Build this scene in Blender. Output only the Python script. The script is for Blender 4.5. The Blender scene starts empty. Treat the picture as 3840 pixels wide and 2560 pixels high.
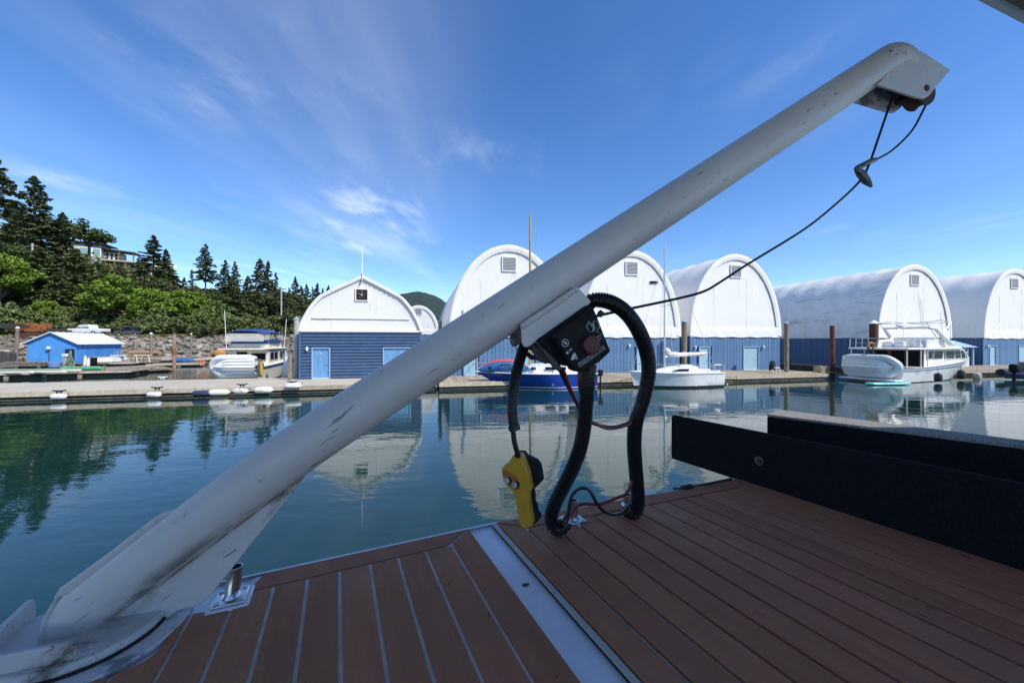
import bpy, bmesh, math, random
import numpy as np
from mathutils import Vector, Matrix
R = math.radians
random.seed(7)
SC = bpy.context.scene
COL = SC.collection

# ------------------------------------------------------------------ camera
F, CX, CY, CZ = 1443.0, 1920.0, 1280.0, 3.0      # focal length / centre in photo pixels, eye height above water
cam_d = bpy.data.cameras.new('camera')
cam_d.sensor_width = 36.0
cam_d.lens = F / 3840.0 * 36.0
cam_d.clip_start, cam_d.clip_end = 0.02, 9000.0
cam = bpy.data.objects.new('camera', cam_d)
COL.objects.link(cam)
cam.location = (0, 0, CZ)
cam.rotation_euler = (R(90), 0, 0)
SC.camera = cam

# ------------------------------------------------------------------ sky + sun
SUN = Vector((0.60, -0.40, 0.74)).normalized()    # direction towards the sun
sun_el = math.asin(SUN.z)
sun_az = math.atan2(SUN.x, SUN.y)                 # clockwise from +Y
world = bpy.data.worlds.new('World')
SC.world = world
world.use_nodes = True
wn, wl = world.node_tree.nodes, world.node_tree.links
wn.clear()
def wnode(t, **k):
    n = wn.new(t)
    for a, b in k.items(): setattr(n, a, b)
    return n
w_out = wnode('ShaderNodeOutputWorld')
w_bg = wnode('ShaderNodeBackground')
w_bg.inputs['Strength'].default_value = 0.14
sky = wnode('ShaderNodeTexSky', sky_type='NISHITA', sun_disc=False)
sky.sun_elevation, sky.sun_rotation = sun_el, sun_az
sky.altitude, sky.air_density, sky.dust_density, sky.ozone_density = 0, 0.95, 0.0, 4.5
tc = wnode('ShaderNodeTexCoord')
sep = wnode('ShaderNodeSeparateXYZ')
wl.new(tc.outputs['Generated'], sep.inputs[0])
def wmath(op, a, b=None, clamp=False):
    n = wnode('ShaderNodeMath', operation=op, use_clamp=clamp)
    for i, x in enumerate((a, b)):
        if x is None: continue
        if isinstance(x, (int, float)): n.inputs[i].default_value = x
        else: wl.new(x, n.inputs[i])
    return n.outputs[0]
zc = wmath('MAXIMUM', sep.outputs['Z'], 0.05)
px_, py_ = wmath('DIVIDE', sep.outputs['X'], zc), wmath('DIVIDE', sep.outputs['Y'], zc)
comb = wnode('ShaderNodeCombineXYZ')
wl.new(px_, comb.inputs[0]); wl.new(py_, comb.inputs[1])
def cloud_layer(rot, scale, nscale, detail, rough, lo, hi, dist, off=(0, 0, 0)):
    mp = wnode('ShaderNodeMapping')
    mp.inputs['Rotation'].default_value = (0, 0, R(rot)); mp.inputs['Scale'].default_value = scale
    mp.inputs['Location'].default_value = off
    wl.new(comb.outputs[0], mp.inputs['Vector'])
    nz = wnode('ShaderNodeTexNoise')
    nz.inputs['Scale'].default_value = nscale; nz.inputs['Detail'].default_value = detail
    nz.inputs['Roughness'].default_value = rough; nz.inputs['Distortion'].default_value = dist
    wl.new(mp.outputs[0], nz.inputs['Vector'])
    mr = wnode('ShaderNodeMapRange', interpolation_type='SMOOTHSTEP')
    mr.inputs['From Min'].default_value = lo; mr.inputs['From Max'].default_value = hi
    wl.new(nz.outputs['Fac'], mr.inputs['Value'])
    return mr.outputs[0]
streak = cloud_layer(-6, (1.0, 0.16, 1), 0.62, 5, 0.5, 0.42, 0.78, 0.5, (3.1, 0.4, 0))
fine = cloud_layer(-30, (1.0, 0.45, 1), 3.0, 8, 0.60, 0.42, 0.78, 0.25, (0.7, 2.2, 0))
patch = cloud_layer(0, (1, 1, 1), 0.42, 2, 0.5, 0.47, 0.66, 0.2, (1.3, 0.35, 0))
sidem = wnode('ShaderNodeMapRange', interpolation_type='SMOOTHSTEP'); sidem.inputs['From Min'].default_value = 0.9; sidem.inputs['From Max'].default_value = -1.6
sidem.inputs['To Min'].default_value = 0.12; sidem.inputs['To Max'].default_value = 1.0
wl.new(px_, sidem.inputs['Value'])
c1 = wmath('MULTIPLY', wmath('MULTIPLY', streak, sidem.outputs[0]), 0.34)
c2 = wmath('MULTIPLY', wmath('MULTIPLY', wmath('MULTIPLY', fine, patch), sidem.outputs[0]), 0.62)
cl = wmath('ADD', c1, c2, clamp=True)
hz = wnode('ShaderNodeMapRange'); hz.inputs['From Min'].default_value = 0.03; hz.inputs['From Max'].default_value = 0.22
wl.new(sep.outputs['Z'], hz.inputs['Value'])
cl = wmath('MULTIPLY', cl, hz.outputs[0])
wmix = wnode('ShaderNodeMix', data_type='RGBA')
wl.new(cl, wmix.inputs['Factor'])
sat = wnode('ShaderNodeHueSaturation'); sat.inputs['Hue'].default_value = 0.507; sat.inputs['Saturation'].default_value = 1.18
wl.new(sky.outputs[0], sat.inputs['Color'])
wl.new(sat.outputs[0], wmix.inputs['A']); wmix.inputs['B'].default_value = (6.6, 7.0, 7.4, 1)
wl.new(wmix.outputs['Result'], w_bg.inputs['Color'])
wl.new(w_bg.outputs[0], w_out.inputs[0])

sun_d = bpy.data.lights.new('sun', 'SUN')
sun_d.energy, sun_d.angle, sun_d.color = 3.7, R(0.53), (1.0, 0.955, 0.89)
sun_o = bpy.data.objects.new('sun', sun_d)
COL.objects.link(sun_o)
sun_o.rotation_euler = (-SUN).to_track_quat('-Z', 'Y').to_euler()
sun_o.location = (0, 0, 60)
vs = SC.view_settings
vs.view_transform, vs.look, vs.exposure, vs.gamma, vs.use_curve_mapping = 'Standard', 'None', 0.52, 1.0, False
SC.cycles.max_bounces = 8
SC.cycles.diffuse_bounces = 4
SC.cycles.glossy_bounces = 4
SC.cycles.transparent_max_bounces = 8
SC.cycles.use_denoising = True
SC.cycles.sample_clamp_indirect = 6.0

# ------------------------------------------------------------------ pixel helpers (photo pixels -> real places)
def W(u, v, Y): return Vector(((u - CX) / F * Y, Y, CZ - (v - CY) / F * Y))
def G(u, v, z=0.0):
    Y = (CZ - z) * F / (v - CY)
    return Vector(((u - CX) / F * Y, Y, z))
# the deck of the yacht we stand on: slopes down a little going away
DH, DK = 0.48, 30.0 / F
PD = Vector((-0.4138, 0.9104, 0))     # along the planks
QD = Vector((0.9104, 0.4138, 0))      # across the planks
def deck_z(x, y): return CZ - DH - DK * y
def D(u, v, up=0.0):
    Y = (DH - up) / ((v - CY) / F - DK)
    X = (u - CX) / F * Y
    return Vector((X, Y, deck_z(X, Y) + up))
def BA(u, v):
    p = D(u, v); return (p.x * QD.x + p.y * QD.y, p.x * PD.x + p.y * PD.y)
def DBA(b, a, up=0.0):
    x, y = b * QD.x + a * PD.x, b * QD.y + a * PD.y
    return Vector((x, y, deck_z(x, y) + up))

# ------------------------------------------------------------------ materials
MATS = {}
def mat(name, col, rough=0.55, metal=0.0, spec=0.5, col2=None, nscale=6.0, nlo=0.35, nhi=0.65, detail=5.0,
        stretch=(1, 1, 1), rot=(0, 0, 0), bump=0.0, bscale=40.0, bstretch=None, vary=0.0, island=0.0, spots=None, coat=0.0, bdist=0.02, texrot=None):
    if name in MATS: return MATS[name]
    m = bpy.data.materials.new(name); m.use_nodes = True
    N, L = m.node_tree.nodes, m.node_tree.links
    bs = N['Principled BSDF']
    bs.inputs['Roughness'].default_value = rough; bs.inputs['Metallic'].default_value = metal
    bs.inputs['Specular IOR Level'].default_value = spec
    bs.inputs['Coat Weight'].default_value = coat
    bs.inputs['Base Color'].default_value = (*col, 1)
    src = None
    need = col2 is not None or bump > 0 or spots is not None
    if need:
        t = N.new('ShaderNodeTexCoord')
        def noise(scale, st, det, ro=(0, 0, 0)):
            mp = N.new('ShaderNodeMapping'); mp.inputs['Scale'].default_value = st; mp.inputs['Rotation'].default_value = ro
            if texrot is not None: mp.vector_type = 'TEXTURE'; mp.inputs['Rotation'].default_value = texrot
            L.new(t.outputs['Object'], mp.inputs['Vector'])
            nz = N.new('ShaderNodeTexNoise'); nz.inputs['Scale'].default_value = scale; nz.inputs['Detail'].default_value = det
            nz.inputs['Roughness'].default_value = 0.6
            L.new(mp.outputs[0], nz.inputs['Vector'])
            return nz.outputs['Fac']
        def ramp(fac, lo, hi):
            r = N.new('ShaderNodeMapRange'); r.inputs['From Min'].default_value = lo; r.inputs['From Max'].default_value = hi
            L.new(fac, r.inputs['Value']); return r.outputs[0]
        def mix(f, a, b):
            x = N.new('ShaderNodeMix'); x.data_type = 'RGBA'
            L.new(f, x.inputs['Factor'])
            for s, i in ((a, 'A'), (b, 'B')):
                if isinstance(s, tuple): x.inputs[i].default_value = (*s, 1)
                else: L.new(s, x.inputs[i])
            return x.outputs['Result']
        if col2 is not None:
            src = mix(ramp(noise(nscale, stretch, detail, rot), nlo, nhi), tuple(col), tuple(col2))
        if spots is not None:
            for (sc, st, lo, hi, c) in spots:
                src = mix(ramp(noise(sc, st, 4.0, rot), lo, hi), src if src is not None else tuple(col), tuple(c))
        if bump > 0:
            b = N.new('ShaderNodeBump'); b.inputs['Strength'].default_value = bump; b.inputs['Distance'].default_value = bdist
            L.new(noise(bscale, bstretch or stretch, 3.0, rot), b.inputs['Height'])
            L.new(b.outputs[0], bs.inputs['Normal'])
    if vary > 0 or island > 0:
        h = N.new('ShaderNodeHueSaturation')
        if src is not None: L.new(src, h.inputs['Color'])
        else: h.inputs['Color'].default_value = (*col, 1)
        if vary > 0:
            g = N.new('ShaderNodeObjectInfo').outputs['Random']; amt = vary
        else:
            g = N.new('ShaderNodeNewGeometry').outputs['Random Per Island']; amt = island
        r = N.new('ShaderNodeMapRange'); r.inputs['To Min'].default_value = 1 - amt; r.inputs['To Max'].default_value = 1 + amt
        L.new(g, r.inputs['Value']); L.new(r.outputs[0], h.inputs['Value'])
        src = h.outputs[0]
    if src is not None: L.new(src, bs.inputs['Base Color'])
    MATS[name] = m
    return m

# ------------------------------------------------------------------ mesh helpers
class MB:
    """collects shapes that belong to ONE part"""
    def __init__(s): s.v, s.f = [], []
    def add(s, vs_, fs):
        o = len(s.v); s.v += [Vector(p) for p in vs_]; s.f += [tuple(i + o for i in f) for f in fs]; return s
    def box(s, c, size, M=None):
        c = Vector(c); hx, hy, hz = [x / 2 for x in size]
        vs_ = [Vector((x, y, z)) for x in (-hx, hx) for y in (-hy, hy) for z in (-hz, hz)]
        vs_ = [(M @ p if M else p) + c for p in vs_]
        return s.add(vs_, [(0, 1, 3, 2), (4, 6, 7, 5), (0, 4, 5, 1), (2, 3, 7, 6), (0, 2, 6, 4), (1, 5, 7, 3)])
    def bb(s, x0, x1, y0, y1, z0, z1): return s.box(((x0 + x1) / 2, (y0 + y1) / 2, (z0 + z1) / 2), (abs(x1 - x0), abs(y1 - y0), abs(z1 - z0)))
    def tube(s, pts, r, n=8, caps=True):
        pts = [Vector(p) for p in pts]
        rs = r if isinstance(r, (list, tuple)) else [r] * len(pts)
        t = (pts[1] - pts[0]).normalized()
        a = t.orthogonal().normalized()
        rings = []
        for i, p in enumerate(pts):
            if i == 0: tt = pts[1] - pts[0]
            elif i == len(pts) - 1: tt = pts[-1] - pts[-2]
            else: tt = (pts[i + 1] - pts[i]).normalized() + (pts[i] - pts[i - 1]).normalized()
            tt = tt.normalized()
            a = (a - tt * a.dot(tt)).normalized(); b = tt.cross(a)
            rings.append([p + (a * math.cos(2 * math.pi * k / n) + b * math.sin(2 * math.pi * k / n)) * rs[i] for k in range(n)])
        vs_ = [q for rg in rings for q in rg]
        fs = [(i * n + k, i * n + (k + 1) % n, (i + 1) * n + (k + 1) % n, (i + 1) * n + k) for i in range(len(pts) - 1) for k in range(n)]
        if caps:
            fs.append(tuple(reversed(range(n)))); fs.append(tuple((len(pts) - 1) * n + k for k in range(n)))
        return s.add(vs_, fs)
    def prism(s, outline, d):
        """outline: 3D polygon, extruded by vector d"""
        o = [Vector(p) for p in outline]; n = len(o); d = Vector(d)
        nrm = Vector((0, 0, 0))
        for i in range(n): nrm += o[i].cross(o[(i + 1) % n])
        if nrm.dot(d) > 0: o.reverse()
        vs_ = o + [p + d for p in o]
        fs = [tuple(range(n)), tuple(reversed(range(n, 2 * n)))] + [(i, n + i, n + (i + 1) % n, (i + 1) % n) for i in range(n)]
        return s.add(vs_, fs)
    def loft(s, rows, closed=False, caps=False):
        n = len(rows[0]); vs_ = [p for r in rows for p in r]; fs = []
        m = n if closed else n - 1
        for i in range(len(rows) - 1):
            for k in range(m): fs.append((i * n + k, i * n + (k + 1) % n, (i + 1) * n + (k + 1) % n, (i + 1) * n + k))
        if caps:
            fs.append(tuple(reversed(range(n)))); fs.append(tuple((len(rows) - 1) * n + k for k in range(n)))
        return s.add(vs_, fs)
    def ell(s, c, rx, ry, rz, nu=12, nv=8, M=None):
        c = Vector(c); rows = []
        for i in range(nv + 1):
            th = math.pi * i / nv
            row = [Vector((rx * math.sin(th) * math.cos(2 * math.pi * k / nu), ry * math.sin(th) * math.sin(2 * math.pi * k / nu), -rz * math.cos(th))) for k in range(nu)]
            rows.append([(M @ p if M else p) + c for p in row])
        return s.loft(rows, closed=True)
    def mesh(s, name, smooth=35):
        me = bpy.data.meshes.new(name)
        me.from_pydata([tuple(p) for p in s.v], [], s.f); me.update()
        bm = bmesh.new(); bm.from_mesh(me)
        bmesh.ops.remove_doubles(bm, verts=bm.verts, dist=1e-6)
        bmesh.ops.recalc_face_normals(bm, faces=bm.faces)
        bm.to_mesh(me); bm.free()
        if smooth:
            me.shade_smooth(); me.set_sharp_from_angle(angle=R(smooth))
        return me
    def build(s, name, m, parent=None, smooth=35, bevel=0.0, world=False):
        return link(name, s.mesh(name, smooth), m, parent, bevel, world)
def link(name, me, m, parent=None, bevel=0.0, world=False):
    if m is not None and not me.materials: me.materials.append(MATS[m] if isinstance(m, str) else m)
    o = bpy.data.objects.new(name, me); COL.objects.link(o)
    if parent is not None:
        o.parent = parent
        if world: o.matrix_parent_inverse = base_matrix(parent).inverted()
    if bevel > 0:
        b = o.modifiers.new('bevel', 'BEVEL'); b.width = bevel; b.segments = 2; b.limit_method = 'ANGLE'; b.angle_limit = R(40)
    return o
def base_matrix(o):
    return Matrix.LocRotScale(o.location, o.rotation_euler, o.scale)
def tag(o, label=None, cat=None, group=None, kind=None):
    if label: o['label'] = label
    if cat: o['category'] = cat
    if group: o['group'] = group
    if kind: o['kind'] = kind
    return o
def thing(name, label, cat, loc=(0, 0, 0), rz=0.0, group=None):
    o = bpy.data.objects.new(name, None); COL.objects.link(o)
    o.empty_display_size = 0.2
    o.location = loc; o.rotation_euler = (0, 0, rz)
    return tag(o, label, cat, group)
def copy_tree(o, parent=None):
    c = o.copy(); COL.objects.link(c); c.parent = parent
    if parent is not None: c.matrix_parent_inverse = o.matrix_parent_inverse.copy()
    for ch in list(o.children): copy_tree(ch, c)
    return c
def smooth_path(pts, n=8):
    pts = [Vector(p) for p in pts]; out = []
    P = [pts[0] * 2 - pts[1]] + pts + [pts[-1] * 2 - pts[-2]]
    for i in range(1, len(P) - 2):
        for k in range(n):
            t = k / n; a, b, c, d = P[i - 1], P[i], P[i + 1], P[i + 2]
            out.append(0.5 * ((2 * b) + (c - a) * t + (2 * a - 5 * b + 4 * c - d) * t * t + (3 * b - a - 3 * c + d) * t ** 3))
    out.append(pts[-1]); return out
def quads_mesh(name, C, A, B):
    """many small leaf quads from numpy arrays: centres, half-axes"""
    C, A, B = map(np.asarray, (C, A, B)); n = len(C)
    V = np.stack([C - A - B, C + A - B, C + A + B, C - A + B], 1).reshape(-1, 3).astype(np.float32)
    me = bpy.data.meshes.new(name)
    me.vertices.add(4 * n); me.vertices.foreach_set('co', V.ravel())
    me.loops.add(4 * n); me.loops.foreach_set('vertex_index', np.arange(4 * n, dtype=np.int32))
    me.polygons.add(n)
    me.polygons.foreach_set('loop_start', np.arange(0, 4 * n, 4, dtype=np.int32))
    me.update(calc_edges=True)
    return me
def text_mesh(s, size, align='CENTER', extrude=0.0, bold=0.0):
    cu = bpy.data.curves.new('lettering', 'FONT'); cu.body = s; cu.size = size; cu.align_x = align; cu.align_y = 'CENTER'
    cu.extrude = extrude; cu.offset = bold; cu.resolution_u = 3
    o = bpy.data.objects.new('lettering', cu); COL.objects.link(o)
    dg = bpy.context.evaluated_depsgraph_get()
    me = bpy.data.meshes.new_from_object(o.evaluated_get(dg))
    bpy.data.objects.remove(o); bpy.data.curves.remove(cu)
    return me
def lettering(s, size, m, parent, origin, ex, ey, extrude=0.0, align='CENTER', bold=0.0, name='lettering'):
    me = text_mesh(s, size, align, extrude, bold); me.materials.clear(); me.name = name
    ex = Vector(ex).normalized(); ey = Vector(ey); ey = (ey - ex * ey.dot(ex)).normalized(); ez = ex.cross(ey)
    M = Matrix((ex, ey, ez)).transposed().to_4x4(); M.translation = Vector(origin)
    me.transform(M)
    return link(name, me, m, parent)
def clip(poly, nx, ny, c):
    """keep nx*x+ny*y<=c"""
    out = []
    for i in range(len(poly)):
        p, q = poly[i], poly[(i + 1) % len(poly)]
        dp, dq = nx * p[0] + ny * p[1] - c, nx * q[0] + ny * q[1] - c
        if dp <= 0: out.append(p)
        if dp * dq < 0:
            t = dp / (dp - dq); out.append((p[0] + (q[0] - p[0]) * t, p[1] + (q[1] - p[1]) * t))
    return out

# ------------------------------------------------------------------ common materials
WHITE = (0.80, 0.80, 0.79)
mat('gelcoat', (0.80, 0.80, 0.78), 0.25, spec=0.5, col2=(0.72, 0.71, 0.67), nscale=3)
mat('cream_gelcoat', (0.80, 0.77, 0.66), 0.3, col2=(0.72, 0.68, 0.56), nscale=3)
mat('white_paint', (0.80, 0.80, 0.78), 0.5)
mat('fabric', (0.76, 0.745, 0.715), 0.75, col2=(0.72, 0.70, 0.665), nscale=1.3, nlo=0.45, nhi=0.8, bump=0.05, bscale=0.8, bdist=0.25,
    spots=[(2.2, (3.0, 3.0, 0.25), 0.62, 0.80, (0.52, 0.49, 0.42))])
mat('fabric_dirty', (0.76, 0.76, 0.75), 0.75, col2=(0.62, 0.60, 0.55), nscale=0.9, nlo=0.45, nhi=0.75, bump=0.16, bscale=0.9, bdist=0.3,
    spots=[(0.55, (1.8, .30, 1.8), 0.56, 0.78, (0.36, 0.32, 0.25)), (1.6, (2.5, .25, 2.5), 0.62, 0.75, (0.34, 0.31, 0.26))])
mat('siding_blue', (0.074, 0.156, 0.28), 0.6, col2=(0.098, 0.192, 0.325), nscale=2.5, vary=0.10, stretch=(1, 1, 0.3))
mat('siding_blue_shade', (0.045, 0.105, 0.20), 0.65, col2=(0.055, 0.125, 0.235), nscale=2.5, stretch=(1, 1, 0.3))  # siding blue darkened: shade painted into the side wall colour
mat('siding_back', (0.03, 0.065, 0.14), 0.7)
mat('steel_blue', (0.054, 0.098, 0.195), 0.5, col2=(0.068, 0.122, 0.228), nscale=2, vary=0.05)
mat('door_blue', (0.10, 0.25, 0.47), 0.5, col2=(0.17, 0.35, 0.55), nscale=4, stretch=(2, 2, 0.4))
mat('door_pale', (0.30, 0.47, 0.55), 0.55, col2=(0.25, 0.41, 0.50), nscale=4, stretch=(2, 2, 0.5))
mat('frame_blue', (0.30, 0.42, 0.58), 0.5)
mat('dark_glass', (0.010, 0.012, 0.016), 0.25, spec=0.06)
mat('black_rubber', (0.012, 0.012, 0.014), 0.5)
mat('black_plastic', (0.008, 0.009, 0.012), 0.6, spec=.14, col2=(0.016, 0.016, 0.02), nscale=60, bump=0.12, bscale=500, bdist=0.001)
mat('steel', (0.62, 0.62, 0.62), 0.22, metal=1.0, col2=(0.45, 0.43, 0.40), nscale=40, nlo=0.5, nhi=0.8)
mat('alloy', (0.55, 0.56, 0.58), 0.35, metal=0.7)
mat('rust', (0.14, 0.052, 0.030), 0.85, col2=(0.065, 0.028, 0.02), nscale=5, bump=0.3, bscale=30)
mat('rust_orange', (0.40, 0.15, 0.04), 0.85, col2=(0.20, 0.06, 0.02), nscale=1.5, bump=0.3, bscale=12)
mat('dock_concrete', (0.43, 0.38, 0.29), 0.85, col2=(0.50, 0.45, 0.36), nscale=0.8, bump=0.2, bscale=25, spots=[(6, (1, 1, 1), 0.66, 0.75, (0.28, 0.25, 0.20))])
mat('dock_wood', (0.40, 0.34, 0.25), 0.85, col2=(0.27, 0.22, 0.16), nscale=3, stretch=(0.3, 3, 1), vary=0.18, bump=0.3, bscale=20)
mat('old_wood', (0.29, 0.24, 0.18), 0.9, col2=(0.16, 0.125, 0.09), nscale=4, vary=0.30, bump=0.3, bscale=15)
mat('pale_wood', (0.48, 0.41, 0.30), 0.85, col2=(0.34, 0.28, 0.20), nscale=4, vary=0.22, bump=0.2, bscale=15)
mat('wet_wood', (0.035, 0.030, 0.024), 0.7, col2=(0.06, 0.05, 0.035), nscale=3)
mat('pile_wood', (0.26, 0.22, 0.16), 0.9, col2=(0.14, 0.115, 0.085), nscale=4, stretch=(2, 2, 0.3), bump=0.4, bscale=12)
mat('navy_canvas', (0.020, 0.055, 0.20), 0.7, col2=(0.03, 0.07, 0.25), nscale=3)
mat('hypalon_white', (0.78, 0.78, 0.78), 0.45, col2=(0.70, 0.70, 0.70), nscale=2)
mat('hypalon_grey', (0.50, 0.52, 0.53), 0.5)
mat('brown_cabin', (0.16, 0.055, 0.025), 0.4)
# ================================================================== SETTING
TH = math.atan2(0.2265, 0.974)                    # direction of the boathouse row
LA = Vector((-14.3, 25.8, 0)); LE = Vector((math.cos(TH), math.sin(TH), 0)); LN = Vector((math.sin(TH), -math.cos(TH), 0))
def LP(t, d=0.0, z=0.0): return LA + LE * t + LN * d + Vector((0, 0, z))   # t along the row, d out towards us

# ---- water
def water_material():
    m = bpy.data.materials.new('sea_water'); m.use_nodes = True
    N, L = m.node_tree.nodes, m.node_tree.links
    b = N['Principled BSDF']
    b.inputs['Base Color'].default_value = (0.006, 0.032, 0.029, 1)
    b.inputs['Roughness'].default_value = 0.015
    b.inputs['IOR'].default_value = 1.52
    t = N.new('ShaderNodeTexCoord')
    def nz(scale, st, det):
        mp = N.new('ShaderNodeMapping'); mp.inputs['Scale'].default_value = st; mp.inputs['Rotation'].default_value = (0, 0, R(-12))
        L.new(t.outputs['Object'], mp.inputs['Vector'])
        n = N.new('ShaderNodeTexNoise'); n.inputs['Scale'].default_value = scale; n.inputs['Detail'].default_value = det
        n.inputs['Roughness'].default_value = 0.5; n.inputs['Distortion'].default_value = 0.3
        L.new(mp.outputs[0], n.inputs['Vector']); return n.outputs['Fac']
    def mth(op, a, c):
        n = N.new('ShaderNodeMath'); n.operation = op
        for i, x in enumerate((a, c)):
            if isinstance(x, (int, float)): n.inputs[i].default_value = x
            else: L.new(x, n.inputs[i])
        return n.outputs[0]
    # calm patches and ruffled patches
    pt = N.new('ShaderNodeMapRange'); pt.inputs['From Min'].default_value = 0.42; pt.inputs['From Max'].default_value = 0.68
    pt.inputs['To Min'].default_value = 0.25; pt.inputs['To Max'].default_value = 1.0
    L.new(nz(0.07, (1, 1, 1), 2), pt.inputs['Value'])
    h1 = mth('MULTIPLY', nz(0.55, (0.7, 1.3, 1), 2), 1.0)
    h2 = mth('MULTIPLY', nz(2.3, (0.6, 1.5, 1), 3), 0.30)
    h3 = mth('MULTIPLY', mth('MULTIPLY', nz(7.0, (0.5, 1.6, 1), 2), 0.085), pt.outputs[0])
    h = mth('ADD', mth('ADD', h1, h2), h3)
    bp = N.new('ShaderNodeBump'); bp.inputs['Strength'].default_value = 1.0; bp.inputs['Distance'].default_value = 0.0135
    L.new(h, bp.inputs['Height']); L.new(bp.outputs[0], b.inputs['Normal'])
    return m
MATS['sea_water'] = water_material()
wm = MB().add([(-3500, -400, 0), (3500, -400, 0), (3500, 6000, 0), (-3500, 6000, 0)], [(0, 1, 2, 3)])
tag(wm.build('water', 'sea_water', smooth=0), 'calm teal harbour water', kind='structure')

# ---- hillside (left shore, running on behind the boathouses)
def htop(r):
    return float(np.interp(r, [-1.7, -1.33, -1.08, -0.93, -0.78, -0.6, -0.42, -0.25, 0.1, 0.6], [44, 37, 31, 23, 17, 13, 10, 7, 5, 4.5]))
def ground_z(x, y):
    r = x / max(y, 1)
    s = min(max((y - 80) / 58.0, 0), 1); s = s * s * (3 - 2 * s)
    base = 3.7 + 0.9 * min(max((y - 66) / 10, 0), 1)
    z = base + s * (htop(r) - base) + 0.02 * max(y - 138, 0)
    z += 0.5 * math.sin(x * 0.31 + y * 0.17) * s + 0.35 * math.sin(x * 0.13 - y * 0.29) * s
    if y < 66.5: z = 3.7 - (66.5 - y) * 0.95
    return z
mat('hill_soil', (0.075, 0.085, 0.030), 0.95, col2=(0.16, 0.13, 0.07), nscale=0.12, detail=8, bump=0.5, bscale=1.5, bdist=0.4)
xs = np.linspace(-230, 130, 121); ys = [58, 60, 62, 64, 66, 67, 70, 75, 80, 86, 92, 98, 104, 110, 116, 122, 128, 134, 140, 150, 170, 200, 240, 300]
rows = [[Vector((x, y, ground_z(x, y))) for x in xs] for y in ys]
tag(MB().loft(rows).build('hillside', 'hill_soil', smooth=80), 'wooded hillside rising from the shore', kind='structure')

# ---- far mountain
mat('mountain_forest', (0.016, 0.034, 0.034), 1.0, col2=(0.026, 0.050, 0.042), nscale=0.03, detail=12, bump=1.0, bscale=0.06, bdist=14)
rows = []
rnd = random.Random(3)
for j in range(40):
    y = 1300 + j * 24
    row = []
    for i in range(80):
        x = -1250 + i * 22
        hx = math.exp(-((x + 415) / 260) ** 2) * 205 + math.exp(-((x + 900) / 330) ** 2) * 120 + math.exp(-((x - 150) / 300) ** 2) * 60
        s = min(max((y - 1300) / 420, 0), 1); s = s * s * (3 - 2 * s)
        e = 1 - min(max((y - 1800) / 430, 0), 1)
        row.append(Vector((x, y, -2 + hx * s * e + 7 * math.sin(x * .021) * math.sin(y * .017) * s * e + rnd.uniform(-2, 4) * s * e)))
    rows.append(row)
tag(MB().loft(rows).build('mountain', 'mountain_forest', smooth=0), 'dark forested mountain far behind the boathouses', kind='structure')

# ---- riprap bank
mat('riprap_stone', (0.21, 0.185, 0.155), 0.9, col2=(0.30, 0.265, 0.215), nscale=2.0, vary=0.38, bump=0.5, bscale=5, bdist=0.08)
mat('riprap_small', (0.15, 0.13, 0.11), 0.9, col2=(0.24, 0.21, 0.17), nscale=1.5, island=0.35)
def rock_mesh(seed):
    r = random.Random(seed)
    bm = bmesh.new(); bmesh.ops.create_icosphere(bm, subdivisions=1, radius=1.0)
    pl = [(Vector((r.uniform(-1, 1), r.uniform(-1, 1), r.uniform(-1, 1))).normalized(), r.uniform(0.55, 0.85)) for _ in range(7)]
    for v in bm.verts:
        for n, d in pl:
            k = v.co.dot(n)
            if k > d: v.co -= n * (k - d)
        v.co.x *= 1.25; v.co.z *= 0.75
    me = bpy.data.meshes.new('rock'); bm.to_mesh(me); bm.free(); me.materials.append(MATS['riprap_stone'])
    return me
rocks = [rock_mesh(i) for i in range(9)]
bank_mb = MB(); rr = random.Random(11)
xs2 = np.linspace(-125, 5, 66)
bank_mb.loft([[Vector((x, y, z)) for x in xs2] for (y, z) in ((60.3, -1.2), (61.5, 0.0), (64.5, 2.2), (66.4, 3.75), (68.5, 4.0))])
mat('bank_soil', (0.10, 0.085, 0.06), 0.95, col2=(0.16, 0.14, 0.10), nscale=0.8)
bank = bank_mb.build('riprap_bank', 'bank_soil')
tag(bank, 'bank of piled grey boulders along the shore', kind='structure')
def bank_pt(x, s): return Vector((x, 61.2 + s * 5.3, 0.0 + s * 3.75))
for i in range(300):
    u = rr.uniform(0, 1160); s = rr.random()
    x = (u - CX) / F * 63.5
    p = bank_pt(x, s)
    o = bpy.data.objects.new('rock', rocks[i % 9]); COL.objects.link(o); o.parent = bank
    k = rr.uniform(0.38, 0.72)
    o.location = p + Vector((0, -0.12, 0.12)); o.scale = (k, k * rr.uniform(.7, 1), k * rr.uniform(.7, 1.1))
    o.rotation_euler = (rr.uniform(-.7, .7), rr.uniform(-.7, .7), rr.uniform(0, 6.3))
sm = MB()
for i in range(1500):
    x = rr.uniform(-112, -30); s = rr.random(); p = bank_pt(x, s); k = rr.uniform(0.18, 0.45)
    M = Matrix.Rotation(rr.uniform(0, 6.3), 3, 'Z') @ Matrix.Rotation(rr.uniform(-.8, .8), 3, 'X')
    me = rocks[i % 9]
    sm.add([M @ (v.co * k) + p for v in me.vertices], [tuple(f.vertices) for f in me.polygons])
o = sm.build('rubble', 'riprap_small', bank, smooth=0); tag(o, kind='stuff')

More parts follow.
